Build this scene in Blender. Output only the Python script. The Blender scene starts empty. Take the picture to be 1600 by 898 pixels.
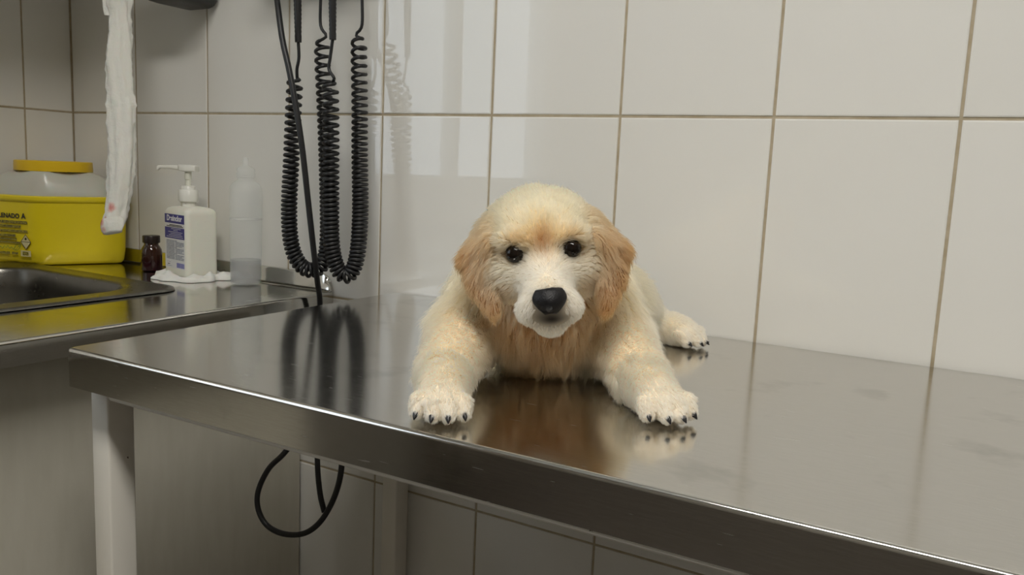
import bpy, bmesh, math, random
import numpy as np
from mathutils import Vector, Matrix, kdtree

random.seed(7)
rng = np.random.default_rng(7)
scene = bpy.context.scene
COL = scene.collection

# ------------------------------------------------------------------ camera
CAM = Vector((1.6369, -1.0363, 1.0594))
FW = Vector((-0.48983, 0.86040, -0.14064))
RT = Vector((0.86512, 0.49966, 0.04372))
UP = Vector((-0.10789, 0.10026, 0.98909))
F_PX = 1289.2
cd = bpy.data.cameras.new('camera')
cam = bpy.data.objects.new('camera', cd)
COL.objects.link(cam)
cd.sensor_width = 36.0
cd.lens = F_PX / 1600 * 36.0
cd.clip_start = 0.02
m = Matrix((RT, UP, -FW)).transposed().to_4x4()
m.translation = CAM
cam.matrix_world = m
scene.camera = cam

# ------------------------------------------------------------------ world, exposure
world = bpy.data.worlds.new('world')
scene.world = world
world.use_nodes = True
bg = world.node_tree.nodes['Background']
bg.inputs[0].default_value = (0.80, 0.90, 1.0, 1)
bg.inputs[1].default_value = 2.6
vs = scene.view_settings
vs.view_transform = 'Standard'
vs.look = 'None'
vs.gamma = 1.0
vs.use_curve_mapping = False
vs.exposure = -0.10
LAMP_STRENGTH = 30.0
LAMP_COLOR = (1.0, 0.975, 0.915)


def px_ray(x, y):
    """direction through a point of the photograph (used once, to survey where things stand)"""
    return RT * ((x - 800) / F_PX) - UP * ((y - 449) / F_PX) + FW


def on_y(x, y, v):
    d = px_ray(x, y)
    return CAM + d * ((v - CAM.y) / d.y)


# ------------------------------------------------------------------ helpers
def srgb(r, g, b):
    def f(c):
        c /= 255.0
        return c / 12.92 if c <= 0.04045 else ((c + 0.055) / 1.055) ** 2.4
    return (f(r), f(g), f(b), 1.0)


def link(o, parent=None):
    COL.objects.link(o)
    if parent is not None:
        o.parent = parent
    return o


def tag(o, label=None, cat=None, group=None, kind=None):
    if label: o['label'] = label
    if cat: o['category'] = cat
    if group: o['group'] = group
    if kind: o['kind'] = kind
    return o


def empty(name, loc=(0, 0, 0), rz=0.0):
    o = bpy.data.objects.new(name, None)
    COL.objects.link(o)
    o.location = loc
    o.rotation_euler = (0, 0, rz)
    o.empty_display_size = 0.05
    return o


def mesh_obj(name, bm, mat, parent=None, smooth=False, loc=None):
    me = bpy.data.meshes.new(name)
    bmesh.ops.recalc_face_normals(bm, faces=bm.faces)
    bm.to_mesh(me)
    bm.free()
    if smooth:
        for p in me.polygons:
            p.use_smooth = True
    if mat: me.materials.append(mat)
    o = bpy.data.objects.new(name, me)
    link(o, parent)
    if loc is not None: o.location = loc
    return o


def box(bm, x0, x1, y0, y1, z0, z1):
    r = bmesh.ops.create_cube(bm, size=1.0)
    for v in r['verts']:
        v.co = Vector(((x0 + x1) / 2 + v.co.x * (x1 - x0), (y0 + y1) / 2 + v.co.y * (y1 - y0), (z0 + z1) / 2 + v.co.z * (z1 - z0)))
    return r['verts']


def box_obj(name, b, mat, parent=None, bevel=0.0, seg=2, smooth=None):
    bm = bmesh.new()
    box(bm, *b)
    if bevel:
        bmesh.ops.bevel(bm, geom=list(bm.edges), offset=bevel, segments=seg, affect='EDGES', profile=0.5)
    return mesh_obj(name, bm, mat, parent, smooth=bool(bevel) if smooth is None else smooth)


def auto_smooth(o, ang=40):
    me = o.data
    bm = bmesh.new(); bm.from_mesh(me)
    for e in bm.edges:
        if len(e.link_faces) == 2 and e.calc_face_angle(0) > math.radians(ang):
            e.smooth = False
    for f in bm.faces: f.smooth = True
    bm.to_mesh(me); bm.free()
    return o


def lathe(bm, prof, seg=32, sx=1.0, sy=1.0, cap=True):
    """profile of (r, z) revolved about z"""
    rings = []
    for r, z in prof:
        if r < 1e-6:
            rings.append([bm.verts.new((0, 0, z))])
        else:
            rings.append([bm.verts.new((r * sx * math.cos(2 * math.pi * k / seg), r * sy * math.sin(2 * math.pi * k / seg), z)) for k in range(seg)])
    for a, b in zip(rings, rings[1:]):
        for k in range(seg):
            k2 = (k + 1) % seg
            if len(a) == 1 and len(b) == 1: continue
            if len(a) == 1: bm.faces.new((a[0], b[k], b[k2]))
            elif len(b) == 1: bm.faces.new((a[k], b[0], a[k2]))
            else: bm.faces.new((a[k], a[k2], b[k2], b[k]))
    if cap:
        if len(rings[0]) > 1: bm.faces.new(list(reversed(rings[0])))
        if len(rings[-1]) > 1: bm.faces.new(rings[-1])


def loft(bm, loops, cap0=True, cap1=True):
    rings = [[bm.verts.new(p) for p in lp] for lp in loops]
    n = len(rings[0])
    for a, b in zip(rings, rings[1:]):
        for k in range(n):
            k2 = (k + 1) % n
            bm.faces.new((a[k], a[k2], b[k2], b[k]))
    if cap0: bm.faces.new(list(reversed(rings[0])))
    if cap1: bm.faces.new(rings[-1])
    return rings


def rrect(x0, x1, y0, y1, r, z, seg=8):
    pts = []
    for cx, cy, a0 in ((x1 - r, y1 - r, 0), (x0 + r, y1 - r, 90), (x0 + r, y0 + r, 180), (x1 - r, y0 + r, 270)):
        for k in range(seg + 1):
            a = math.radians(a0 + 90 * k / seg)
            pts.append((cx + r * math.cos(a), cy + r * math.sin(a), z))
    return pts


def tube(bm, pts, rad, sides=8, cap=True):
    """tube along points with parallel-transported frames; rad scalar or list"""
    pts = [Vector(p) for p in pts]
    n = len(pts)
    rads = rad if isinstance(rad, (list, tuple)) else [rad] * n
    t0 = (pts[1] - pts[0]).normalized()
    nrm = t0.orthogonal().normalized()
    prev = t0
    rings = []
    for i in range(n):
        t = (pts[min(i + 1, n - 1)] - pts[max(i - 1, 0)]).normalized()
        q = prev.rotation_difference(t)
        nrm = (q @ nrm).normalized()
        prev = t
        b = t.cross(nrm)
        rings.append([bm.verts.new(pts[i] + (nrm * math.cos(2 * math.pi * k / sides) + b * math.sin(2 * math.pi * k / sides)) * rads[i]) for k in range(sides)])
    for a, b in zip(rings, rings[1:]):
        for k in range(sides):
            k2 = (k + 1) % sides
            bm.faces.new((a[k], a[k2], b[k2], b[k]))
    if cap:
        bm.faces.new(list(reversed(rings[0])))
        bm.faces.new(rings[-1])


def spline(ctrl, n):
    """Catmull-Rom through control points, resampled evenly to n points"""
    P = np.array([tuple(c) for c in ctrl], float)
    P = np.vstack([2 * P[0] - P[1], P, 2 * P[-1] - P[-2]])
    out = []
    for i in range(1, len(P) - 2):
        for t in np.linspace(0, 1, 24, endpoint=False):
            a, b, c, d = P[i - 1], P[i], P[i + 1], P[i + 2]
            out.append(0.5 * ((2 * b) + (-a + c) * t + (2 * a - 5 * b + 4 * c - d) * t * t + (-a + 3 * b - 3 * c + d) * t ** 3))
    out.append(P[-2])
    out = np.array(out)
    s = np.concatenate([[0], np.cumsum(np.linalg.norm(np.diff(out, axis=0), axis=1))])
    u = np.linspace(0, s[-1], n)
    return np.stack([np.interp(u, s, out[:, k]) for k in range(3)], 1), s[-1]


def text_mesh(name, body, size, mat, parent, loc, rot, bold=0.0, align='LEFT', sx=1.0):
    cu = bpy.data.curves.new(name, 'FONT')
    cu.body = body
    cu.size = size
    cu.offset = bold
    cu.align_x = align
    cu.extrude = 0.00008
    tmp = bpy.data.objects.new(name, cu)
    COL.objects.link(tmp)
    dg = bpy.context.evaluated_depsgraph_get()
    me = bpy.data.meshes.new_from_object(tmp.evaluated_get(dg))
    bpy.data.objects.remove(tmp)
    bpy.data.curves.remove(cu)
    me.materials.clear()
    me.materials.append(mat)
    o = bpy.data.objects.new(name, me)
    link(o, parent)
    o.location = loc
    o.rotation_euler = rot
    o.scale = (sx, 1, 1)
    return o


# ------------------------------------------------------------------ materials
MATS = {}


def mat(name, color, rough=0.5, metal=0.0, spec=0.5, **kw):
    mt = bpy.data.materials.new(name)
    mt.use_nodes = True
    b = mt.node_tree.nodes['Principled BSDF']
    b.inputs['Base Color'].default_value = color
    b.inputs['Roughness'].default_value = rough
    b.inputs['Metallic'].default_value = metal
    b.inputs['Specular IOR Level'].default_value = spec
    for k, v in kw.items():
        b.inputs[k.replace('_', ' ')].default_value = v
    MATS[name] = mt
    return mt


def N(mt, t, **kw):
    n = mt.node_tree.nodes.new(t)
    for k, v in kw.items(): setattr(n, k, v)
    return n


def L(mt, a, b): mt.node_tree.links.new(a, b)


def bsdf(mt): return mt.node_tree.nodes['Principled BSDF']


def coords(mt, scale=(1, 1, 1), kind='Object'):
    tc = N(mt, 'ShaderNodeTexCoord')
    mp = N(mt, 'ShaderNodeMapping')
    mp.inputs['Scale'].default_value = scale
    L(mt, tc.outputs[kind], mp.inputs['Vector'])
    return mp.outputs['Vector']


def noise(mt, vec, scale, detail=4, rough=0.55):
    n = N(mt, 'ShaderNodeTexNoise')
    n.inputs['Scale'].default_value = scale
    n.inputs['Detail'].default_value = detail
    n.inputs['Roughness'].default_value = rough
    L(mt, vec, n.inputs['Vector'])
    return n.outputs['Fac']


def ramp(mt, fac, stops):
    r = N(mt, 'ShaderNodeValToRGB')
    el = r.color_ramp.elements
    while len(el) < len(stops): el.new(0.5)
    for e, (p, c) in zip(el, stops):
        e.position = p
        e.color = c if len(c) == 4 else (*c, 1)
    L(mt, fac, r.inputs['Fac'])
    return r.outputs['Color']


def bump(mt, h, strength, dist=0.001):
    b = N(mt, 'ShaderNodeBump')
    b.inputs['Strength'].default_value = strength
    b.inputs['Distance'].default_value = dist
    L(mt, h, b.inputs['Height'])
    L(mt, b.outputs['Normal'], bsdf(mt).inputs['Normal'])


g = lambda v: (v, v, v, 1)

# glazed wall tile
tile_m = mat('tile_glaze', (0.78, 0.76, 0.71, 1), 0.012, spec=0.55)
v = coords(tile_m, kind='Object')
bump(tile_m, noise(tile_m, v, 9, 2), 0.03, 0.003)
oi = N(tile_m, 'ShaderNodeObjectInfo')
L(tile_m, ramp(tile_m, oi.outputs['Random'], [(0, (0.765, 0.75, 0.705)), (1, (0.80, 0.785, 0.745))]), bsdf(tile_m).inputs['Base Color'])
# grout
grout_m = mat('grout', (0.36, 0.30, 0.21, 1), 0.9, spec=0.2)
v = coords(grout_m)
L(grout_m, ramp(grout_m, noise(grout_m, v, 40, 6), [(0.3, (0.38, 0.315, 0.21)), (0.7, (0.50, 0.43, 0.32))]), bsdf(grout_m).inputs['Base Color'])

# brushed stainless steel
def steel(name, base, r0, r1, stretch, bumpk=0.08, scratches=True):
    s = mat(name, (*base, 1), r0, 1.0)
    v = coords(s, stretch)
    n1 = noise(s, v, 60, 5, 0.6)
    rr = N(s, 'ShaderNodeMapRange')
    rr.inputs['From Min'].default_value = 0.3; rr.inputs['From Max'].default_value = 0.7
    rr.inputs['To Min'].default_value = r0; rr.inputs['To Max'].default_value = r1
    L(s, n1, rr.inputs['Value'])
    v2 = coords(s)
    sm = noise(s, v2, 7, 5, 0.6)
    add = N(s, 'ShaderNodeMath', operation='MULTIPLY_ADD')
    L(s, sm, add.inputs[0]); add.inputs[1].default_value = 0.06; L(s, rr.outputs['Result'], add.inputs[2])
    L(s, add.outputs[0], bsdf(s).inputs['Roughness'])
    hs = (base[0] * 0.93, base[1] * 0.93, base[2] * 0.92)
    sm2 = ramp(s, noise(s, v2, 16, 4, 0.5), [(0.60, (1, 1, 1)), (0.72, (0.80, 0.80, 0.79) if scratches else (1, 1, 1))])
    v3 = coords(s, (stretch[0] * 2.0, stretch[1] * 2.0, stretch[2] * 2.0)); 
    scr = ramp(s, noise(s, v3, 22, 1, 0.4), [(0.775, (0, 0, 0)), (0.79, (1, 1, 1))])
    mc = N(s, 'ShaderNodeMix', data_type='RGBA', blend_type='MULTIPLY'); mc.inputs[0].default_value = 1.0
    L(s, ramp(s, n1, [(0.35, hs), (0.65, base)]), mc.inputs[6]); L(s, sm2, mc.inputs[7])
    L(s, mc.outputs[2], bsdf(s).inputs['Base Color'])
    add2 = N(s, 'ShaderNodeMath', operation='MULTIPLY_ADD')
    L(s, scr, add2.inputs[0]); add2.inputs[1].default_value = 0.25 if scratches else 0.0; L(s, add.outputs[0], add2.inputs[2])
    L(s, add2.outputs[0], bsdf(s).inputs['Roughness'])
    bump(s, n1, bumpk, 0.0006)
    return s
steel_table = steel('brushed_steel_table', (0.635, 0.62, 0.59), 0.085, 0.14, (1, 14, 14), 0.02)
steel_counter = steel('brushed_steel_counter', (0.64, 0.625, 0.59), 0.06, 0.11, (14, 1, 14), 0.015)
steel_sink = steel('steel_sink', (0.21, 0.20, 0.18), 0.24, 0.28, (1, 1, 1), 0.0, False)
chrome_m = mat('drain_steel', (0.5, 0.5, 0.48, 1), 0.25, 1.0)

# chipped cream-white paint of the table frame
paint_m = mat('frame_paint', (0.70, 0.67, 0.61, 1), 0.42)
v = coords(paint_m)
n = noise(paint_m, v, 90, 3, 0.6)
L(paint_m, ramp(paint_m, n, [(0.24, (0.06, 0.035, 0.02)), (0.265, (0.78, 0.745, 0.67))]), bsdf(paint_m).inputs['Base Color'])

cab_m = mat('cabinet_laminate', (0.60, 0.57, 0.48, 1), 0.6)
v = coords(cab_m, (1, 1, 0.2))
L(cab_m, ramp(cab_m, noise(cab_m, v, 60, 4), [(0.3, (0.575, 0.545, 0.455)), (0.7, (0.62, 0.59, 0.50))]), bsdf(cab_m).inputs['Base Color'])
plaster_m = mat('ceiling_paint', (0.80, 0.79, 0.75, 1), 0.8)
v = coords(plaster_m); bump(plaster_m, noise(plaster_m, v, 120, 3), 0.1, 0.002)
wallpaint_m = mat('wall_paint', (0.36, 0.33, 0.28, 1), 0.6)
v = coords(wallpaint_m); bump(wallpaint_m, noise(wallpaint_m, v, 150, 3), 0.1, 0.002)
floor_m = mat('floor_vinyl', (0.13, 0.10, 0.075, 1), 0.35)
v = coords(floor_m)
L(floor_m, ramp(floor_m, noise(floor_m, v, 14, 6), [(0.3, (0.085, 0.072, 0.060)), (0.7, (0.135, 0.115, 0.098))]), bsdf(floor_m).inputs['Base Color'])
door_m = mat('door_paint', (0.34, 0.30, 0.25, 1), 0.4)
v = coords(door_m, (6, 6, 1)); bump(door_m, noise(door_m, v, 20, 3), 0.1, 0.002)
frame_white = mat('window_frame_paint', (0.75, 0.75, 0.73, 1), 0.4)
glass_m = mat('window_glass', (1, 1, 1, 1), 0.02, Transmission_Weight=1.0, IOR=1.02)
black_m = mat('black_rubber', (0.012, 0.012, 0.013, 1), 0.42)
v = coords(black_m); bump(black_m, noise(black_m, v, 300, 2), 0.1, 0.0005)
black_plastic = mat('black_plastic', (0.018, 0.018, 0.019, 1), 0.3)
v = coords(black_plastic); bump(black_plastic, noise(black_plastic, v, 400, 2), 0.08, 0.0004)
station_m = mat('station_grey', (0.30, 0.31, 0.32, 1), 0.4)
v = coords(station_m); bump(station_m, noise(station_m, v, 500, 2), 0.08, 0.0004)
lamp_house_m = mat('lamp_housing', (0.8, 0.8, 0.78, 1), 0.4)
lamp_m = mat('lamp_diffuser', (0.9, 0.9, 0.88, 1), 0.5)
bsdf(lamp_m).inputs['Emission Color'].default_value = (*LAMP_COLOR, 1)
bsdf(lamp_m).inputs['Emission Strength'].default_value = LAMP_STRENGTH

# ------------------------------------------------------------------ room shell
TOP = 0.86          # table top
J0 = 1.1364         # upper visible horizontal joint
TW, TH = 0.2, 0.3005
GAP = 0.0031
RX, RY, CEIL = 3.6, -3.0, 2.62
WX0, WX1, WZ0, WZ1 = -2.097, -0.897, 0.985, 2.15       # window in the left wall (y range, z range)

def tile_mesh(w, h):
    bm = bmesh.new()
    box(bm, -w / 2, w / 2, -0.007, 0.0, -h / 2, h / 2)
    es = [e for e in bm.edges if all(abs(vv.co.y + 0.007) < 1e-6 for vv in e.verts)]
    bmesh.ops.bevel(bm, geom=es, offset=0.0022, segments=2, affect='EDGES', profile=0.6)
    me = bpy.data.meshes.new('tile')
    bmesh.ops.recalc_face_normals(bm, faces=bm.faces)
    bm.to_mesh(me); bm.free()
    me.materials.append(tile_m)
    for p in me.polygons: p.use_smooth = False
    return me

tile_cache = {}
def place_tile(parent, x0, x1, z0, z1, side):
    w, h = round(x1 - x0 - GAP, 4), round(z1 - z0 - GAP, 4)
    if w < 0.01 or h < 0.01: return
    if (w, h) not in tile_cache: tile_cache[(w, h)] = tile_mesh(w, h)
    o = bpy.data.objects.new('tile', tile_cache[(w, h)])
    link(o, parent)
    t = math.radians(0.12)
    a, b = random.uniform(-t, t), random.uniform(-t, t)
    dp = random.uniform(-0.0003, 0.0003)
    if side == 'back':
        o.location = ((x0 + x1) / 2, 0.007 + dp, (z0 + z1) / 2)
        o.rotation_euler = (a, 0, b)
    else:
        o.location = (-0.007 + dp, (x0 + x1) / 2, (z0 + z1) / 2)
        o.rotation_euler = (a, 0, math.pi / 2 + b)

zj = [J0 + TH * k for k in range(-4, 6)]
zrows = []
lo = 0.0
for z in zj:
    if z > lo + 0.02: zrows.append((lo, min(z, CEIL))); lo = z
    if lo >= CEIL: break
if lo < CEIL: zrows.append((lo, CEIL))

wall_back = box_obj('wall_back', (-0.12, RX, 0.0015, 0.12, 0, CEIL), grout_m); tag(wall_back, kind='structure')
for (a, b) in zrows:
    for i in range(18):
        place_tile(wall_back, i * TW, (i + 1) * TW, a, b, 'back')

bm = bmesh.new()
for bb in ((-0.12, -0.0015, RY, WX0, 0, CEIL), (-0.12, -0.0015, WX1, 0.0015, 0, CEIL), (-0.12, -0.0015, WX0, WX1, 0, WZ0), (-0.12, -0.0015, WX0, WX1, WZ1, CEIL)):
    box(bm, *bb)
wall_left = mesh_obj('wall_left', bm, grout_m); tag(wall_left, kind='structure')
DOOR_Y1, DOOR_Y0 = -2.14, -2.98
ys = [0.0] + [-0.0973 - TW * k for k in range(0, 11)] + [DOOR_Y1]
for (a, b) in zrows:
    for y1, y0 in zip(ys, ys[1:]):
        inside = y0 > WX0 - 0.01 and y1 < WX1 + 0.01
        segs = [(a, b)]
        if inside:
            segs = []
            if a < WZ0: segs.append((a, min(b, WZ0)))
            if b > WZ1: segs.append((max(a, WZ1), b))
        for s0, s1 in segs:
            if s1 - s0 > 0.02: place_tile(wall_left, y0, y1, s0, s1, 'left')

wall_right = box_obj('wall_right', (RX, RX + 0.12, RY, 0.12, 0, CEIL), wallpaint_m); tag(wall_right, kind='structure')
wall_front = box_obj('wall_front', (-0.12, RX + 0.12, RY - 0.12, RY, 0, CEIL), wallpaint_m); tag(wall_front, kind='structure')
floor = box_obj('floor', (-0.12, RX + 0.12, RY - 0.12, 0.12, -0.1, 0), floor_m); tag(floor, kind='structure')
ceiling = box_obj('ceiling', (-0.12, RX + 0.12, RY - 0.12, 0.12, CEIL, CEIL + 0.1), plaster_m); tag(ceiling, kind='structure')

# window in the left wall, seen only as a reflection in the glazed tiles
win = empty('window_1', (-0.06, (WX0 + WX1) / 2, WZ0)); tag(win, kind='structure')
ww, wh = WX1 - WX0, WZ1 - WZ0
for nm, bb in (('window_frame', (-0.04, 0.055, -ww / 2, -ww / 2 + 0.04, 0, wh)), ('window_frame', (-0.04, 0.055, ww / 2 - 0.04, ww / 2, 0, wh)),
               ('window_frame', (-0.04, 0.055, -ww / 2 + 0.04, ww / 2 - 0.04, 0, 0.04)), ('window_frame', (-0.04, 0.055, -ww / 2 + 0.04, ww / 2 - 0.04, wh - 0.04, wh)),
               ('window_mullion', (-0.03, 0.03, 0.025, 0.06, 0.04, wh - 0.04))):
    box_obj(nm, bb, frame_white, win, 0.003)
box_obj('pane', (-0.004, 0.0, -ww / 2 + 0.04, 0.025, 0.04, wh - 0.04), glass_m, win)
box_obj('pane', (-0.004, 0.0, 0.06, ww / 2 - 0.04, 0.04, wh - 0.04), glass_m, win)

dr = empty('door_1', (0.0, (DOOR_Y0 + DOOR_Y1) / 2, 0)); tag(dr, kind='structure')
dw = DOOR_Y1 - DOOR_Y0
box_obj('door_leaf', (0.0, 0.035, -dw / 2 + 0.06, dw / 2 - 0.06, 0.005, 2.05), door_m, dr, 0.003)
box_obj('door_jamb', (0.0, 0.05, -dw / 2, -dw / 2 + 0.058, 0, 2.11), door_m, dr, 0.003)
box_obj('door_jamb', (0.0, 0.05, dw / 2 - 0.058, dw / 2, 0, 2.11), door_m, dr, 0.003)
box_obj('door_jamb', (0.0, 0.05, -dw / 2 + 0.058, dw / 2 - 0.058, 2.052, 2.11), door_m, dr, 0.003)

# ceiling fluorescent fixtures
def ceiling_light(x, y, lx, ly, label):
    t = empty('ceiling_light', (x, y, CEIL)); tag(t, label, 'ceiling light')
    box_obj('housing', (-lx / 2, lx / 2, -ly / 2, ly / 2, -0.05, 0.0), lamp_house_m, t, 0.004)
    box_obj('diffuser', (-lx / 2 + 0.02, lx / 2 - 0.02, -ly / 2 + 0.02, ly / 2 - 0.02, -0.066, -0.0502), lamp_m, t, 0.006)
ceiling_light(1.75, -1.25, 1.25, 0.32, 'long white fluorescent ceiling light above the steel table')

# ------------------------------------------------------------------ steel examination table
XT0, XT1, YT = 0.8351, 2.06, -0.5443
tab = empty('examination_table', ((XT0 + XT1) / 2, YT / 2, 0))
tag(tab, 'stainless steel examination table with cream painted frame, puppy lying on top', 'table')
hx, hy = (XT1 - XT0) / 2, -YT / 2
bm = bmesh.new()
def trect(i, z, r=0.006):  # inset ring
    return rrect(-hx + i, hx - i, -hy + i, hy - 0.002 - i, r, z, 4)
R = 0.0034
prof = [(0.0016, 0.822), (0.0, 0.821)]
loops = [trect(0.0014, 0.846), trect(0.0014, TOP - 0.040), trect(0.0, TOP - 0.040), trect(0.0, TOP - R - 0.0008)]
loops += [trect(R - R * math.cos(a), TOP - R + R * math.sin(a), 0.006) for a in [math.radians(d) for d in (0, 18, 36, 54, 72, 90)]]
loops += [trect(R + 0.0008, TOP, 0.006), trect(0.02, TOP, 0.004)]
rings = loft(bm, loops, cap0=True, cap1=True)
top = auto_smooth(mesh_obj('tabletop', bm, steel_table, tab), 30)

LEG = [(0.838, -0.521, 1, 1), (XT1 - 0.035, -0.521, 1, 1), (0.852, -0.045, 1, 1), (XT1 - 0.035, -0.045, 1, 1)]
ox, oy = tab.location.x, tab.location.y
for lx, ly, _, _ in LEG:
    leg = box_obj('leg', (lx - ox, lx + 0.029 - ox, ly - oy, ly + 0.031 - oy, 0.008, TOP - 0.046), paint_m, tab, 0.0025)
    box_obj('foot', (lx - ox - 0.002, lx + 0.031 - ox, ly - oy - 0.002, ly + 0.033 - oy, 0.0, 0.0079), black_m, leg, 0.002)
box_obj('rail', (0.8675 - ox, XT1 - 0.0355 - ox, -0.521 - oy, -0.491 - oy, TOP - 0.056, TOP - 0.0405), paint_m, tab, 0.003)
box_obj('rail', (0.8815 - ox, XT1 - 0.0355 - ox, -0.045 - oy, -0.014 - oy, TOP - 0.056, TOP - 0.0405), paint_m, tab, 0.003)
box_obj('rail', (0.8385 - ox, 0.8665 - ox, -0.489 - oy, -0.046 - oy, TOP - 0.056, TOP - 0.0405), paint_m, tab, 0.003)
box_obj('rail', (XT1 - 0.0345 - ox, XT1 - 0.0065 - ox, -0.489 - oy, -0.046 - oy, TOP - 0.056, TOP - 0.0405), paint_m, tab, 0.003)

# ------------------------------------------------------------------ worktop, sink and cabinet
ZC, XC, LIP = 0.8459, 0.7054, 0.030
CY0 = -2.0
wt = empty('worktop', (XC / 2, CY0 / 2, ZC - 0.03))
tag(wt, 'stainless steel worktop with raised back edge running along the left wall', 'worktop')
wx, wy, wz = wt.location
# sink opening
SX0, SX1, SY0, SY1, SR = 0.055, 0.537, -0.72, -0.158, 0.035
bm = bmesh.new()
outer = [(0.0015, CY0), (XC - 0.005, CY0), (XC - 0.005, -0.0015), (0.0015, -0.0015)]
inner = [(p[0], p[1]) for p in rrect(SX0 + 0.02, SX1 - 0.02, SY0 + 0.02, SY1 - 0.02, SR, 0)]
def ring_edges(pts, z):
    vs_ = [bm.verts.new((p[0] - wx, p[1] - wy, z - wz)) for p in pts]
    return vs_, [bm.edges.new((vs_[k], vs_[(k + 1) % len(vs_)])) for k in range(len(vs_))]
vo, eo = ring_edges(outer, ZC)
vi, ei = ring_edges(inner, ZC)
bmesh.ops.triangle_fill(bm, edges=eo + ei, use_beauty=True)
# front lip: rounded fold, skirt, return
prv = [vo[1], vo[2]]
for dx, dz in ((0.0, 0.0), (0.0012, -0.0003), (0.0022, -0.0010), (0.0028, -0.0020), (0.003, -0.0032), (0.003, -0.0045), (0.003, -LIP), (-0.02, -LIP)):
    nw = [bm.verts.new((XC - 0.003 + dx - wx, y - wy, ZC + dz - wz)) for y in (CY0, -0.0015)]
    bm.faces.new((prv[0], prv[1], nw[1], nw[0])); prv = nw
# skirt inside the opening
vj = [bm.verts.new((p[0] - wx, p[1] - wy, ZC - 0.012 - wz)) for p in inner]
for k in range(len(vi)):
    k2 = (k + 1) % len(vi)
    bm.faces.new((vi[k], vi[k2], vj[k2], vj[k]))
auto_smooth(mesh_obj('worktop_sheet', bm, steel_counter, wt), 40)
# upstand: coved section swept along the tiled wall, rounded at its free end
def upstand(p0, p1, inward, name, rounded):
    bm = bmesh.new()
    p0, p1, inward = Vector(p0), Vector(p1), Vector(inward)
    d = (p1 - p0); ln = d.length; d.normalize()
    sec = [(0.0155, 0.0), (0.011, 0.0008), (0.0075, 0.0035), (0.006, 0.008), (0.006, 0.0245), (0.0045, 0.0275), (0.0015, 0.0283), (0.0006, 0.0283), (0.0006, 0.0)]
    st = [(0, 1.0)] + [(ln - 0.022 + 0.022 * math.sin(a), math.cos(a)) for a in [math.radians(q) for q in (0, 10, 20, 30, 40, 50, 60, 70, 78, 84, 87)]] if rounded else [(0, 1.0), (ln, 1.0)]
    loops = []
    for s, h in st:
        loops.append([p0 + d * s + inward * o_ + Vector((0, 0, 0.0002 + z_ * max(h, 0.03))) - Vector((wx, wy, wz)) for o_, z_ in sec])
    loft(bm, loops)
    return auto_smooth(mesh_obj(name, bm, steel_counter, wt), 30)
upstand((0.002, 0.0, ZC), (0.703, 0.0, ZC), (0, -1, 0), 'upstand', True)
upstand((0.0, -0.002, ZC), (0.0, CY0, ZC), (1, 0, 0), 'upstand', False)

sink = empty('sink', ((SX0 + SX1) / 2, (SY0 + SY1) / 2, ZC))
tag(sink, 'inset stainless steel sink with rounded bowl and raised rim', 'sink')
kx, ky = sink.location.x, sink.location.y
def sr(i, z, r, bowl=False, k=0.0):
    if bowl: return rrect(0.115 - kx + k, 0.485 - kx - k, -0.62 - ky + k, -0.192 - ky - k, r, z, 8)
    return rrect(SX0 - kx + i, SX1 - kx - i, SY0 - ky + i, SY1 - ky - i, r, z, 8)
bm = bmesh.new()
loft(bm, [sr(0.004, 0.0004, 0.04), sr(0.0, 0.0012, 0.042), sr(0.0015, 0.0042, 0.042), sr(0.005, 0.0050, 0.04), sr(0.010, 0.0036, 0.036), sr(0.016, 0.0030, 0.034), sr(0, 0.0030, 0.085, True, -0.006), sr(0, 0.0026, 0.083, True, -0.001), sr(0, 0.0, 0.08, True, 0.002)], cap0=False, cap1=False)
auto_smooth(mesh_obj('rim', bm, steel_sink, sink), 50)
bm = bmesh.new()
bl = [sr(0, 0.0, 0.08, True, 0.002), sr(0, -0.006, 0.08, True, 0.0045), sr(0, -0.03, 0.078, True, 0.007), sr(0, -0.11, 0.075, True, 0.014), sr(0, -0.135, 0.07, True, 0.024), sr(0, -0.148, 0.06, True, 0.045), sr(0, -0.15, 0.04, True, 0.09), sr(0, -0.152, 0.02, True, 0.15)]
loft(bm, bl, cap0=False, cap1=True)
auto_smooth(mesh_obj('bowl', bm, steel_sink, sink), 60)
bm = bmesh.new()
lathe(bm, [(0.0, -0.1515), (0.018, -0.1515), (0.022, -0.150), (0.036, -0.1495), (0.038, -0.151)], 28, cap=False)
o = mesh_obj('drain', bm, chrome_m, sink, True)
o.location = (0.30 - kx, -0.406 - ky, 0)

cab = empty('base_cabinet', (0.319, -0.41, 0))
tag(cab, 'beige laminate base cabinet under the steel worktop', 'cabinet')
box_obj('carcass', (-0.31, 0.30, -0.59, 0.405, 0.10, ZC - 0.175), cab_m, cab, 0.001)
box_obj('carcass_stretcher', (0.24, 0.30, -0.59, 0.405, ZC - 0.17, ZC - 0.032), cab_m, cab, 0.001)
box_obj('plinth', (-0.31, 0.25, -0.59, 0.405, 0.0, 0.099), cab_m, cab, 0.001)
box_obj('door', (0.301, 0.319, -0.58, 0.404, 0.105, ZC - 0.040), cab_m, cab, 0.0015)
box_obj('side_panel', (-0.31, 0.30, -0.61, -0.592, 0.0, ZC - 0.04), cab_m, cab, 0.001)

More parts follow.
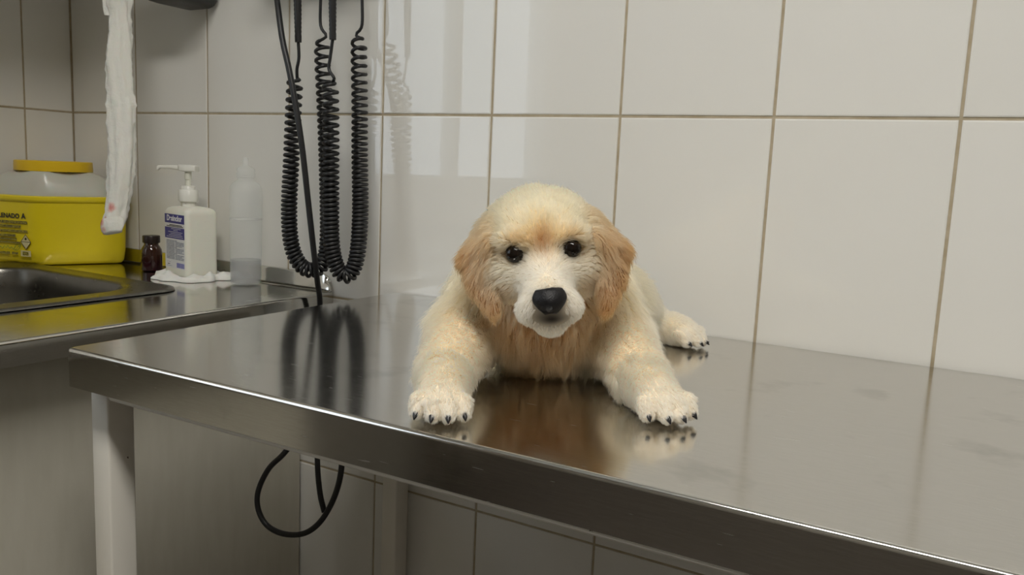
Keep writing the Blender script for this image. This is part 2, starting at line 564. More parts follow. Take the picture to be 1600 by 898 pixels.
# wall cabinet above the sink (unseen, added to shade the left corner); the paper towel hangs from under it
wc = empty('shading_cabinet', (0.165, -0.330, 1.42))
tag(wc, 'unseen beige cabinet on the left wall above the sink, added to shade the corner', 'cabinet')
box_obj('carcass', (-0.163, 0.145, -0.225, 0.225, 0.0, 0.68), cab_m, wc, 0.001)
for y0_, y1_ in ((-0.223, -0.0015), (0.0015, 0.223)):
    d_ = box_obj('door', (0.1455, 0.163, y0_, y1_, 0.002, 0.678), cab_m, wc, 0.0015)
    yy = -0.03 if y1_ < 0 else 0.03
    box_obj('handle', (0.164, 0.184, yy - 0.005, yy + 0.005, 0.05, 0.17), chrome_m, d_, 0.002)

# ------------------------------------------------------------------ sharps container
yel_m = mat('yellow_plastic', (0.84, 0.67, 0.014, 1), 0.28)
v = coords(yel_m); bump(yel_m, noise(yel_m, v, 25, 2), 0.06, 0.003)
yelcap_m = mat('yellow_cap', (0.80, 0.52, 0.01, 1), 0.35)
v = coords(yelcap_m); bump(yelcap_m, noise(yelcap_m, v, 40, 2), 0.06, 0.002)
milky_m = mat('milky_lid', (0.62, 0.61, 0.53, 1), 0.28, Transmission_Weight=0.15, Subsurface_Weight=0.2, Subsurface_Scale=0.01)
v = coords(milky_m); bump(milky_m, noise(milky_m, v, 30, 2), 0.08, 0.002)
ink_m = mat('black_ink', (0.03, 0.028, 0.02, 1), 0.6)
sh = empty('sharps_container', (0.09, -0.10, ZC + 0.0004))
tag(sh, 'yellow plastic sharps container with milky lid and yellow cap', 'container')
FOOT = [(0.012, -0.196), (0.135, -0.160), (0.196, -0.026), (0.180, -0.014), (0.03, -0.014), (0.012, -0.03)]
def rounded_poly(pts, radii, grow, z, seg=5):
    n = len(pts); out = []
    P = [Vector((p[0] - 0.09, p[1] + 0.10)) for p in pts]
    c = sum(P, Vector((0, 0))) / n
    Q = []
    for k in range(n):      # offset every corner along its bisector
        a, b, d = P[k - 1], P[k], P[(k + 1) % n]
        e1, e2 = (b - a).normalized(), (d - b).normalized()
        n1, n2 = Vector((e1.y, -e1.x)), Vector((e2.y, -e2.x))
        bis = (n1 + n2); bis /= max(bis.dot(n1), 0.3)
        Q.append(b + bis * grow)
    for k in range(n):
        a, b, d = Q[k - 1], Q[k], Q[(k + 1) % n]
        r = radii[k]
        pa = b + (a - b).normalized() * min(r, (a - b).length * 0.45)
        pd = b + (d - b).normalized() * min(r, (d - b).length * 0.45)
        for i in range(seg + 1):
            t = i / seg
            q = pa * (1 - t) ** 2 + b * 2 * t * (1 - t) + pd * t * t
            out.append((q.x, q.y, z))
    return out
RA = [0.014, 0.020, 0.012, 0.008, 0.014, 0.010]
bm = bmesh.new()
loft(bm, [rounded_poly(FOOT, RA, gr, z) for gr, z in ((-0.016, 0.0), (-0.008, 0.002), (-0.003, 0.008), (0.0, 0.03), (0.002, 0.108), (0.0035, 0.113), (0.0035, 0.116), (0.0075, 0.119), (0.0085, 0.1225), (0.0085, 0.127), (0.006, 0.1285), (0.001, 0.1285))])
auto_smooth(mesh_obj('tub', bm, yel_m, sh), 50)
bm = bmesh.new()
def blend_loop(t, z):
    a = rounded_poly(FOOT, RA, 0.004, z)
    out = []
    cx, cy, rr = -0.002, 0.004, 0.066
    for p in a:
        ang = math.atan2(p[1] - cy, p[0] - cx)
        out.append((p[0] * (1 - t) + (cx + rr * math.cos(ang)) * t, p[1] * (1 - t) + (cy + rr * math.sin(ang)) * t, z))
    return out
loft(bm, [blend_loop(t, z) for t, z in ((0, 0.1287), (0.0, 0.1305), (0.06, 0.135), (0.25, 0.150), (0.55, 0.162), (0.85, 0.170), (1.0, 0.173))], cap0=False)
auto_smooth(mesh_obj('lid', bm, milky_m, sh), 60)
bm = bmesh.new()
lathe(bm, [(0.062, 0.1732), (0.0665, 0.1733), (0.0668, 0.1740), (0.0662, 0.1912), (0.0652, 0.1920), (0.0, 0.1920)], 48)
o = auto_smooth(mesh_obj('cap', bm, yelcap_m, sh), 40); o.location = (-0.004, 0.004, 0)
# printed panel on the chamfered face
pa, pb = Vector((0.012 - 0.09, -0.196 + 0.10, 0)), Vector((0.135 - 0.09, -0.160 + 0.10, 0))
ed = (pb - pa).normalized(); nrm = Vector((ed.y, -ed.x, 0))
prot = (math.radians(90), 0, math.atan2(ed.y, ed.x))
printm = mat('printed_lines', (0.03, 0.028, 0.02, 1), 0.55)      # broken small print: yellow shows between strokes
v = coords(printm, (1, 1, 1))
nz = noise(printm, v, 900, 2)
L(printm, ramp(printm, nz, [(0.47, (0.03, 0.028, 0.02)), (0.56, (0.52, 0.42, 0.03))]), bsdf(printm).inputs['Base Color'])
panel_m = mat('pale_print', (0.62, 0.55, 0.28, 1), 0.4)
green_m = mat('green_pen', (0.05, 0.16, 0.03, 1), 0.5)
def on_panel(u, z, off=0.0022): return pa + ed * u + nrm * (off + 0.001) + Vector((0, 0, z))
def strip(u0, u1, z0, z1, mt, name, off=0.0022, shear=0.0):
    bm = bmesh.new()
    vs_ = [bm.verts.new(on_panel(u, z, off)) for u, z in ((u0, z0), (u1, z0), (u1, z1), (u0, z1))]
    bm.faces.new(vs_)
    r = bmesh.ops.extrude_face_region(bm, geom=list(bm.faces))
    bmesh.ops.translate(bm, verts=[q for q in r['geom'] if isinstance(q, bmesh.types.BMVert)], vec=nrm * 0.0001)
    return mesh_obj(name, bm, mt, sh)
U1 = 0.108
text_mesh('printed_text', 'LLENADO', 0.0115, ink_m, sh, on_panel(U1 - 0.068, 0.0865), prot, 0.0004)
text_mesh('printed_text', 'A', 0.013, ink_m, sh, on_panel(U1 - 0.012, 0.0865), prot, 0.0005)
for u0, u1, z0, z1 in ((0.015, U1, 0.0765, 0.0815), (0.015, U1 - 0.014, 0.0685, 0.0735), (0.015, U1, 0.0605, 0.0650), (0.015, U1 - 0.026, 0.0515, 0.0565), (0.015, U1 - 0.024, 0.0455, 0.0490), (0.015, U1 - 0.016, 0.0395, 0.0430), (0.015, U1 - 0.040, 0.0190, 0.0235), (U1 - 0.036, U1 - 0.022, 0.0190, 0.0235)):
    strip(u0, u1, z0, z1, printm, 'printed_line')
strip(U1 - 0.016, U1 + 0.006, 0.0165, 0.0275, panel_m, 'printed_box')
strip(U1 - 0.012, U1 + 0.001, 0.0185, 0.0255, printm, 'printed_line', 0.0024)
bm = bmesh.new()   # hazard diamond
cxu, cz = U1 - 0.004, 0.0435
for s, off in ((0.0135, 0.0023),):
    vs_ = [bm.verts.new(on_panel(cxu + a * s * 0.8, cz + b * s, off)) for a, b in ((0, -1), (1, 0), (0, 1), (-1, 0))]
    bm.faces.new(vs_)
    r = bmesh.ops.extrude_face_region(bm, geom=list(bm.faces))
    bmesh.ops.translate(bm, verts=[q for q in r['geom'] if isinstance(q, bmesh.types.BMVert)], vec=nrm * 0.0001)
mesh_obj('hazard_diamond', bm, panel_m, sh)
bm = bmesh.new()
cor = [on_panel(cxu + a * 0.0108, cz + b * 0.0135, 0.0026) for a, b in ((0, -1), (1, 0), (0, 1), (-1, 0), (0, -1))]
for a, b in zip(cor, cor[1:]): tube(bm, [a, b], 0.0004, 5)
tube(bm, [on_panel(cxu - 0.0108, cz, 0.0026), on_panel(cxu + 0.0108, cz, 0.0026)], 0.0004, 5)
mesh_obj('diamond_outline', bm, ink_m, sh)
bm = bmesh.new(); lathe(bm, [(0.0, -0.0001), (0.0022, -0.0001), (0.0022, 0.0001), (0.0, 0.0001)], 14)
o = mesh_obj('diamond_symbol', bm, ink_m, sh, loc=on_panel(cxu, cz + 0.0055, 0.0026)); o.rotation_euler = prot
bm = bmesh.new()   # handwriting
hp = [on_panel(0.03 + 0.052 * t, 0.0315 + 0.0022 * math.sin(t * 41) + 0.001 * math.sin(t * 13), 0.0024) for t in np.linspace(0, 1, 70)]
tube(bm, hp, 0.0004, 5)
hp = [on_panel(0.083 + 0.007 * math.cos(t) + 0.004 * t / 9, 0.0325 + 0.006 * math.sin(t * 1.3), 0.0024) for t in np.linspace(0, 9, 50)]
tube(bm, hp, 0.0003, 5)
mesh_obj('handwritten_note', bm, green_m, sh)

# ------------------------------------------------------------------ amber bottle
amber_m = mat('amber_glass', (0.035, 0.010, 0.006, 1), 0.08, Coat_Weight=0.5)
v = coords(amber_m); bump(amber_m, noise(amber_m, v, 60, 2), 0.04, 0.001)
amberliq_m = mat('amber_filled_glass', (0.022, 0.004, 0.006, 1), 0.07, Coat_Weight=0.5)
v = coords(amberliq_m); bump(amberliq_m, noise(amberliq_m, v, 60, 2), 0.04, 0.001)
capb_m = mat('dark_brown_cap', (0.020, 0.010, 0.008, 1), 0.35)
v = coords(capb_m); bump(capb_m, noise(capb_m, v, 300, 2), 0.1, 0.0005)
ab = empty('amber_bottle', (0.307, -0.051, ZC + 0.0004))
tag(ab, 'small dark amber glass bottle with brown screw cap beside the soap', 'bottle')
bm = bmesh.new(); lathe(bm, [(0.0, 0.0), (0.0165, 0.0), (0.0185, 0.002), (0.0185, 0.021)], 32)
auto_smooth(mesh_obj('filled_body', bm, amberliq_m, ab), 40)
bm = bmesh.new(); lathe(bm, [(0.0185, 0.0211), (0.0185, 0.034), (0.0175, 0.040), (0.0145, 0.0455), (0.0125, 0.048), (0.0125, 0.052)], 32)
auto_smooth(mesh_obj('shoulder', bm, amber_m, ab), 40)
bm = bmesh.new()
prof = [(0.0125, 0.0521), (0.0148, 0.0521), (0.0150, 0.053), (0.0150, 0.064), (0.0143, 0.0652), (0.0, 0.0652)]
lathe(bm, prof, 40)
for vv in bm.verts:
    if 0.0525 < vv.co.z < 0.0645:
        a = math.atan2(vv.co.y, vv.co.x); k = 1 + 0.02 * math.cos(20 * a); vv.co.x *= k; vv.co.y *= k
auto_smooth(mesh_obj('cap', bm, capb_m, ab), 40)

# ------------------------------------------------------------------ soap dispenser
soap_m = mat('white_plastic', (0.80, 0.79, 0.70, 1), 0.32, Subsurface_Weight=0.15, Subsurface_Scale=0.006)
v = coords(soap_m); bump(soap_m, noise(soap_m, v, 35, 2), 0.06, 0.002)
pump_m = mat('pump_white', (0.82, 0.81, 0.75, 1), 0.3)
v = coords(pump_m); bump(pump_m, noise(pump_m, v, 60, 2), 0.05, 0.001)
label_m = mat('label_paper', (0.74, 0.74, 0.74, 1), 0.4)
blue_m = mat('label_blue', (0.030, 0.030, 0.22, 1), 0.4)
wink_m = mat('label_white_ink', (0.72, 0.72, 0.76, 1), 0.4)
fine_m = mat('label_small_print', (0.30, 0.32, 0.40, 1), 0.5)
v = coords(fine_m, (1, 1, 4)); nz = noise(fine_m, v, 420, 3)
L(fine_m, ramp(fine_m, nz, [(0.40, (0.16, 0.17, 0.24)), (0.62, (0.52, 0.54, 0.58))]), bsdf(fine_m).inputs['Base Color'])
bar_m = mat('label_barcode', (0.14, 0.14, 0.42, 1), 0.5)
v = coords(bar_m, (1, 0.0, 0.0)); nz = noise(bar_m, v, 1500, 1)
L(bar_m, ramp(bar_m, nz, [(0.48, (0.05, 0.05, 0.28)), (0.52, (0.40, 0.40, 0.62))]), bsdf(bar_m).inputs['Base Color'])
pump_clear = mat('pump_stem', (0.78, 0.78, 0.68, 1), 0.2)
PX_ = (-0.004, -0.002, 0.0)
W1, W2, HB = 0.080, 0.060, 0.122
th = math.radians(-10.5)
FC = Vector((0.460, -0.096, 0))             # near corner on the worktop
e1 = Vector((math.cos(th), math.sin(th), 0)); e2 = Vector((-math.sin(th), math.cos(th), 0))
cen = FC - e1 * (W1 / 2) + e2 * (W2 / 2)
so = empty('soap_dispenser', (cen.x, cen.y, ZC + 0.0045), th)
tag(so, 'white square soap bottle with pump and blue and white label', 'dispenser')
bm = bmesh.new()
sb = lambda i, z, r: rrect(-W1 / 2 + i, W1 / 2 - i, -W2 / 2 + i, W2 / 2 - i, r, z, 6)
loft(bm, [sb(0.006, 0.0, 0.008), sb(0.002, 0.0008, 0.009), sb(0.0003, 0.004, 0.0095), sb(0.0, 0.008, 0.0095), sb(0.0, 0.108, 0.0095), sb(0.0008, 0.1135, 0.0095), sb(0.0035, 0.1175, 0.0095), sb(0.008, 0.1200, 0.0095), sb(0.016, 0.1215, 0.0095), sb(0.0185, 0.1222, 0.0112)])
auto_smooth(mesh_obj('bottle', bm, soap_m, so), 60)
bm = bmesh.new(); lathe(bm, [(0.0120, 0.1210), (0.0120, 0.1282), (0.0140, 0.1284), (0.0145, 0.1300)], 28)
auto_smooth(mesh_obj('neck', bm, pump_m, so), 40).location = PX_
bm = bmesh.new(); lathe(bm, [(0.0150, 0.1302), (0.0162, 0.1304), (0.0164, 0.132), (0.0162, 0.1490), (0.0152, 0.1502), (0.0122, 0.1504), (0.0118, 0.1560), (0.0108, 0.1572), (0.006, 0.1574)], 48)
for vv in bm.verts:
    if 0.1315 < vv.co.z < 0.1495:
        a = math.atan2(vv.co.y, vv.co.x); k = 1 + 0.012 * math.cos(24 * a); vv.co.x *= k; vv.co.y *= k
auto_smooth(mesh_obj('collar', bm, pump_m, so), 40).location = PX_
bm = bmesh.new(); lathe(bm, [(0.0050, 0.1575), (0.0050, 0.168), (0.0060, 0.1685), (0.0060, 0.182)], 20)
auto_smooth(mesh_obj('stem', bm, pump_clear, so), 40).location = PX_
# pump head: wedge with a long drooping spout, turned towards the sink
head = empty('pump_head', (PX_[0], PX_[1], 0.1822)); head.parent = so; head.rotation_euler = (0, 0, math.radians(36))
bm = bmesh.new()
def sect(x, w, z0, z1, r=0.0022):
    return [(x, y, z) for y, z, _ in rrect(-w, w, z0, z1, min(r, (z1 - z0) * 0.45), 0, 3)]
loft(bm, [sect(0.0165, 0.0085, 0.0005, 0.0095), sect(0.0155, 0.0098, 0.0, 0.0105), sect(0.0, 0.0105, -0.0005, 0.0112), sect(-0.012, 0.0098, 0.0, 0.0112), sect(-0.0155, 0.0065, 0.001, 0.0105)])
auto_smooth(mesh_obj('press_cap', bm, pump_m, head), 50)
bm = bmesh.new()
loft(bm, [sect(-0.0158, 0.0058, 0.0018, 0.0098), sect(-0.034, 0.0042, 0.0034, 0.0092), sect(-0.050, 0.0036, 0.0032, 0.0085), sect(-0.0535, 0.0033, -0.0006, 0.0082), sect(-0.0552, 0.0030, -0.0010, 0.0072)])
auto_smooth(mesh_obj('spout', bm, pump_m, head), 50)
# graduation marks moulded into the side
bm = bmesh.new()
for k in range(6):
    z = 0.036 + k * 0.0115
    box(bm, W1 / 2 - 0.0004, W1 / 2 + 0.0003, -0.010, -0.002, z, z + 0.0012)
    box(bm, W1 / 2 - 0.0004, W1 / 2 + 0.0003, 0.004, 0.008, z + 0.003, z + 0.0042)
    box(bm, W1 / 2 - 0.0004, W1 / 2 + 0.0003, 0.010, 0.014, z + 0.003, z + 0.0042)
mesh_obj('graduation_marks', bm, soap_m, so)
yf = -W2 / 2
def lab(x0, x1, z0, z1, mt, name, lev=1, parent=None):
    return box_obj(name, (x0, x1, yf - 0.0002 * lev, yf - 0.0002 * lev + 0.00019, z0, z1), mt, parent or so)
lx0, lx1 = -0.0335, 0.0335
lb = lab(lx0, lx1, 0.014, 0.108, label_m, 'label')
lab(lx0, lx1, 0.0925, 0.108, blue_m, 'blue_header', 2, lb)
lab(lx0, lx1, 0.0660, 0.0850, blue_m, 'blue_block', 2, lb)
trot = (math.radians(90), 0, 0)
text_mesh('brand_text', 'Desinclor', 0.0132, wink_m, lb, (0, yf - 0.0007, 0.0968), trot, 0.0005, 'CENTER', 1.0)
lab(lx0 + 0.016, lx1 - 0.008, 0.0885, 0.0900, ink_m, 'small_print', 2, lb)
lab(lx0 + 0.006, lx1 - 0.004, 0.0863, 0.0877, ink_m, 'small_print', 2, lb)
for k, (a, b) in enumerate(((0.022, 0.012), (0.030, 0.022), (0.012, 0.006), (0.020, 0.010), (0.014, 0.006), (0.006, 0.004))):
    z = 0.0825 - k * 0.0028
    lab(lx0 + a, lx1 - b, z, z + 0.0007, wink_m, 'small_print', 3, lb)
for k in range(15):
    z = 0.0612 - k * 0.00225
    lab(lx0 + 0.005, -0.0005 if k % 5 else 0.008, z, z + 0.0015, fine_m, 'small_print', 2, lb)
    if k % 5: lab(0.002, lx1 - 0.002 - (0.006 if k % 4 == 0 else 0), z, z + 0.0015, fine_m, 'small_print', 2, lb)
lab(0.006, lx1 - 0.001, 0.0160, 0.0245, bar_m, 'barcode', 2, lb)
lab(lx0 + 0.005, lx0 + 0.018, 0.0240, 0.0247, fine_m, 'small_print', 2, lb)
lab(lx0 + 0.008, lx0 + 0.016, 0.0200, 0.0212, ink_m, 'small_print', 2, lb)
lab(lx0 + 0.005, lx0 + 0.024, 0.0172, 0.0180, fine_m, 'small_print', 2, lb)

# ------------------------------------------------------------------ crumpled tissue under the soap
tissue_m = mat('tissue_paper', (0.80, 0.79, 0.75, 1), 0.85, Subsurface_Weight=0.1, Subsurface_Scale=0.004)
v = coords(tissue_m); bump(tissue_m, noise(tissue_m, v, 140, 5, 0.7), 0.5, 0.003)
def vnoise(x, y, s):
    return (math.sin(x * 91 * s + 1.3) * math.sin(y * 83 * s + 0.4) + 0.6 * math.sin(x * 173 * s + y * 129 * s) + 0.4 * math.sin(y * 261 * s - x * 207 * s + 2)) / 2
bm = bmesh.new()
NR, NA = 24, 96
rings = []
for i in range(NR + 1):
    t = i / NR; ring = []
    for k in range(NA):
        a = 2 * math.pi * k / NA
        rad = 1 + 0.13 * math.sin(3 * a + 0.6) + 0.09 * math.sin(5 * a + 2) + 0.05 * math.sin(11 * a)
        x, y = 0.076 * rad * t * math.cos(a), 0.055 * rad * t * math.sin(a)
        h = 0.0038
        c38, s38 = math.cos(math.radians(38)), math.sin(math.radians(38))
        gx, gy = 0.008 + x * c38 - y * s38, 0.002 + x * s38 + y * c38
        bx_, by_ = gx * e1.x + gy * e1.y, gx * e2.x + gy * e2.y
        outd = max(abs(bx_) - W1 / 2 - 0.001, abs(by_) - W2 / 2 - 0.001)
        up_ = min(1.0, max(0.0, outd / 0.010))
        if up_ > 0: h += 0.011 * up_ * (1 - 0.75 * max(0, (t - 0.8) / 0.2)) * (0.65 + 0.6 * vnoise(x, y, 1.0)) + up_ * (0.0016 * vnoise(x, y, 2.2))
        if i == NR: h = 0.0012 + 0.002 * max(0, vnoise(x, y, 1.5))
        h = max(h, 0.0012)
        wy_ = cen.y + 0.002 + x * math.sin(math.radians(38)) + y * math.cos(math.radians(38))
        if wy_ > -0.019: y -= (wy_ + 0.019) / math.cos(math.radians(38))
        ring.append((x, y, h))
    rings.append(ring)
loops = [[(p[0], p[1], 0.0003) for p in rings[-1]]] + rings[::-1][:-1]
loft(bm, loops)
tis = mesh_obj('crumpled_tissue', bm, tissue_m, None, True, (cen.x + 0.008, cen.y + 0.002, ZC + 0.0003))
tis.rotation_euler = (0, 0, math.radians(38))
tag(tis, 'crumpled white tissue lying flat under the soap bottle', 'tissue')

# ------------------------------------------------------------------ clear squeeze bottle
def clear_plastic(name, base, transp, rough=0.2):
    mt = mat(name, base, rough)
    nt = mt.node_tree
    tr = N(mt, 'ShaderNodeBsdfTransparent'); tr.inputs['Color'].default_value = (0.96, 0.97, 0.97, 1)
    mx = N(mt, 'ShaderNodeMixShader')
    v = coords(mt); 
    L(mt, ramp(mt, noise(mt, v, 30, 3), [(0.3, g(transp - 0.01)), (0.7, g(transp + 0.01))]), mx.inputs['Fac'])
    L(mt, bsdf(mt).outputs['BSDF'], mx.inputs[1]); L(mt, tr.outputs['BSDF'], mx.inputs[2])
    out = nt.nodes['Material Output']
    L(mt, mx.outputs['Shader'], out.inputs['Surface'])
    return mt
clear_m = clear_plastic('clear_plastic', (0.93, 0.93, 0.91, 1), 0.76)
liquid_m = clear_plastic('clear_liquid', (0.34, 0.35, 0.37, 1), 0.55, 0.05)
sq = empty('squeeze_bottle', (0.548, -0.046, ZC + 0.0004))
tag(sq, 'clear plastic squeeze bottle half filled with liquid, pointed nozzle', 'bottle')
bm = bmesh.new()
lathe(bm, [(0.0, 0.0), (0.021, 0.0), (0.0248, 0.0018), (0.0255, 0.005), (0.0258, 0.05), (0.0262, 0.10), (0.0268, 0.155), (0.0258, 0.164), (0.022, 0.171), (0.0155, 0.1755), (0.0135, 0.177), (0.0135, 0.181)], 40, cap=False)
auto_smooth(mesh_obj('bottle_body', bm, clear_m, sq), 40)
bm = bmesh.new()
lathe(bm, [(0.0, 0.0025), (0.020, 0.0025), (0.0238, 0.004), (0.0245, 0.008), (0.0247, 0.0425), (0.0, 0.0425)], 36)
auto_smooth(mesh_obj('liquid', bm, liquid_m, sq), 40)
bm = bmesh.new()
lathe(bm, [(0.0142, 0.1805), (0.0152, 0.1815), (0.0152, 0.1835), (0.0140, 0.1845), (0.0152, 0.1855), (0.0152, 0.1885), (0.0142, 0.1900), (0.0148, 0.1915), (0.0144, 0.1955), (0.0115, 0.1985), (0.0065, 0.2005), (0.0048, 0.2020), (0.0042, 0.2130), (0.0030, 0.2145), (0.0, 0.2145)], 32, cap=False)
auto_smooth(mesh_obj('nozzle_cap', bm, clear_m, sq), 40)
bm = bmesh.new(); lathe(bm, [(0.0269, 0.1105), (0.0271, 0.1108), (0.0271, 0.1122), (0.0269, 0.1125)], 40, cap=False)
auto_smooth(mesh_obj('body_seam', bm, clear_m, sq), 40)

# ------------------------------------------------------------------ hanging twisted paper
paper_m = mat('paper_towel', (0.80, 0.79, 0.73, 1), 0.8, Subsurface_Weight=0.08, Subsurface_Scale=0.004)
v = coords(paper_m)
bump(paper_m, noise(paper_m, v, 60, 6, 0.65), 0.6, 0.004)
# red stains near the lower end
red_n = noise(paper_m, coords(paper_m, (1, 1, 0.5)), 130, 3)
sep = N(paper_m, 'ShaderNodeSeparateXYZ'); tc = N(paper_m, 'ShaderNodeTexCoord'); L(paper_m, tc.outputs['Object'], sep.inputs[0])
def gauss(mt, vec, c, s):
    d = N(mt, 'ShaderNodeVectorMath', operation='DISTANCE'); L(mt, vec, d.inputs[0]); d.inputs[1].default_value = c
    mr = N(mt, 'ShaderNodeMapRange'); mr.inputs['From Min'].default_value = 0; mr.inputs['From Max'].default_value = s
    mr.inputs['To Min'].default_value = 1; mr.inputs['To Max'].default_value = 0
    L(mt, d.outputs['Value'], mr.inputs['Value'])
    return mr.outputs['Result']
PAPER = [(190, -105, 22), (186, -40, 24), (184, 5, 20), (186, 20, 16), (187, 50, 17), (185, 90, 19.5), (188, 140, 19), (191, 165, 21), (191, 230, 20.5), (189, 270, 20), (186, 300, 18), (182, 325, 17), (178, 345, 17.5), (173, 360, 15)]
PD_ = 1.38
def at_depth(x, y, d): return CAM + px_ray(x, y) * d
ptop = at_depth(186, -40, PD_)
pap = empty('paper_strip', at_depth(173, 362, PD_))
tag(pap, 'twisted white paper towel hanging down, stained red at its lower end', 'paper')
po = pap.location
s1 = gauss(paper_m, tc.outputs['Object'], tuple(at_depth(160, 346, PD_ - 0.012) - po), 0.016)
s2 = gauss(paper_m, tc.outputs['Object'], tuple(at_depth(171, 323, PD_ - 0.015) - po), 0.016)
s3 = gauss(paper_m, tc.outputs['Object'], tuple(at_depth(166, 358, PD_ - 0.012) - po), 0.012)
mxx = N(paper_m, 'ShaderNodeMath', operation='MAXIMUM'); L(paper_m, s1, mxx.inputs[0]); L(paper_m, s3, mxx.inputs[1])
hal = N(paper_m, 'ShaderNodeMath', operation='MULTIPLY'); L(paper_m, s2, hal.inputs[0]); hal.inputs[1].default_value = 0.8
mx2 = N(paper_m, 'ShaderNodeMath', operation='MAXIMUM'); L(paper_m, mxx.outputs[0], mx2.inputs[0]); L(paper_m, hal.outputs[0], mx2.inputs[1])
mul = N(paper_m, 'ShaderNodeMath', operation='MULTIPLY'); L(paper_m, mx2.outputs[0], mul.inputs[0]); L(paper_m, red_n, mul.inputs[1])
L(paper_m, ramp(paper_m, mul.outputs[0], [(0.14, (0.80, 0.79, 0.73)), (0.26, (0.74, 0.48, 0.42)), (0.40, (0.52, 0.07, 0.06))]), bsdf(paper_m).inputs['Base Color'])
ys_ = [p[1] for p in PAPER]
bm = bmesh.new(); loops = []
hr, hv = RT.copy(), FW.copy(); hr.z = 0; hv.z = 0; hr.normalize(); hv.normalize()
for y in np.linspace(-112, 362, 80):
    x = np.interp(y, ys_, [p[0] for p in PAPER]); w = np.interp(y, ys_, [p[2] for p in PAPER]) * PD_ / F_PX
    c = at_depth(x, y, PD_) - po
    lp = []
    tw = y * 0.012
    for k in range(40):
        a = 2 * math.pi * k / 40
        fold = 1 + 0.10 * math.sin(3 * a + tw * 1.6) + 0.07 * math.sin(7 * a - tw * 2.3) + 0.04 * math.sin(13 * a + tw * 5 + math.sin(y * .13))
        cr = 1 + 0.035 * math.sin(y * 0.21 + 3 * a) + 0.03 * math.sin(y * 0.47 - 2 * a)
        lp.append(c + hr * (math.cos(a) * w * fold * cr) + hv * (math.sin(a) * w * 0.62 * fold * cr))
    loops.append(lp)
loft(bm, loops)
auto_smooth(mesh_obj('twisted_sheet', bm, paper_m, pap), 75)
# folded flap at the lower end and a loose corner near the top
bm = bmesh.new(); loops = []
for t in np.linspace(0, 1, 9):
    c = at_depth(174 + 3 * t, 341 + 23 * t, PD_ - 0.012) - po
    w = (0.0165 + 0.003 * math.sin(t * 3.1)) * (1 - 0.12 * t)
    loops.append([c + hr * (math.cos(a) * w * (1 + 0.10 * math.sin(5 * a + t * 4))) + hv * (math.sin(a) * w * 0.5) + Vector((0, 0, 0.004 * math.cos(a * 1.0 + 0.5))) for a in [2 * math.pi * k / 32 for k in range(32)]])
loft(bm, loops)
auto_smooth(mesh_obj('folded_end', bm, paper_m, pap), 75)
bm = bmesh.new(); loops = []
for t in np.linspace(0, 1, 7):
    c = at_depth(161 + 9 * t, -12 + 36 * t, PD_ - 0.004) - po
    w = 0.0005 + 0.007 * math.sin(math.pi * min(1, t * 0.55 + 0.02))
    loops.append([c + hr * (math.cos(a) * w) + hv * (math.sin(a) * 0.0012) for a in [2 * math.pi * k / 12 for k in range(12)]])
loft(bm, loops)
auto_smooth(mesh_obj('loose_corner', bm, paper_m, pap), 75)

# ------------------------------------------------------------------ dark wall dispenser at the upper edge
dv = empty('wall_dispenser', (0.385, -0.0, 1.3175))
tag(dv, 'dark grey rounded wall device at the top edge above the soap', 'dispenser')
bm = bmesh.new(); loops = []
for z, s in ((0.0, 0.35), (0.0015, 0.55), (0.004, 0.75), (0.010, 0.95), (0.02, 1.0), (0.20, 1.0), (0.215, 0.95), (0.22, 0.8)):
    loops.append([(p[0], p[1], z) for p in rrect(-0.055 * s - 0.012 * (1 - s), 0.055 * s + 0.012 * (1 - s), -0.006 - 0.085 * (0.4 + 0.6 * s), -0.002, 0.014 * s, 0, 5)])
loft(bm, loops)
auto_smooth(mesh_obj('shell', bm, black_plastic, dv), 50)
box_obj('lock_plate', (-0.02, 0.02, -0.0935, -0.0912, 0.15, 0.17), station_m, dv, 0.001)

# ------------------------------------------------------------------ wall diagnostic station with cords (station itself above the frame)
stn = empty('diagnostic_station', (0.72, 0.0, 1.345))
tag(stn, 'grey wall unit with two black cradles that the coiled cords hang from', 'instrument')
box_obj('unit_body', (-0.14, 0.12, -0.060, -0.003, 0.02, 0.17), station_m, stn, 0.012, 4)
for hx_ in (-0.055, 0.05):
    box_obj('cradle', (hx_ - 0.024, hx_ + 0.024, -0.118, -0.0605, 0.05, 0.085), black_plastic, stn, 0.005, 3)

def helix(path, length, turns_at, R_, r_, name, parent, steps=13):
    """coil of wire around a path; turns_at gives local pitch along the normalised length"""
    s = 0.0; ang = 0.0; pts = []
    n = len(path)
    T = np.gradient(path, axis=0); T /= np.linalg.norm(T, axis=1)[:, None]
    ref = np.array([0.25, 0.97, 0.0]); 
    while s < length:
        u = s / length; f = u * (n - 1); i = min(int(f), n - 2); k = f - i
        c = path[i] * (1 - k) + path[i + 1] * k
        t = T[i] * (1 - k) + T[i + 1] * k; t /= np.linalg.norm(t)
        a = ref - t * ref.dot(t); a /= np.linalg.norm(a); b = np.cross(t, a)
        rr_ = R_ * min(1.0, 0.35 + s / 0.006, 0.35 + (length - s) / 0.006)
        pts.append(c + (a * math.cos(ang) + b * math.sin(ang)) * rr_)
        ang += 2 * math.pi / steps
        s += turns_at(u) / steps
    return pts

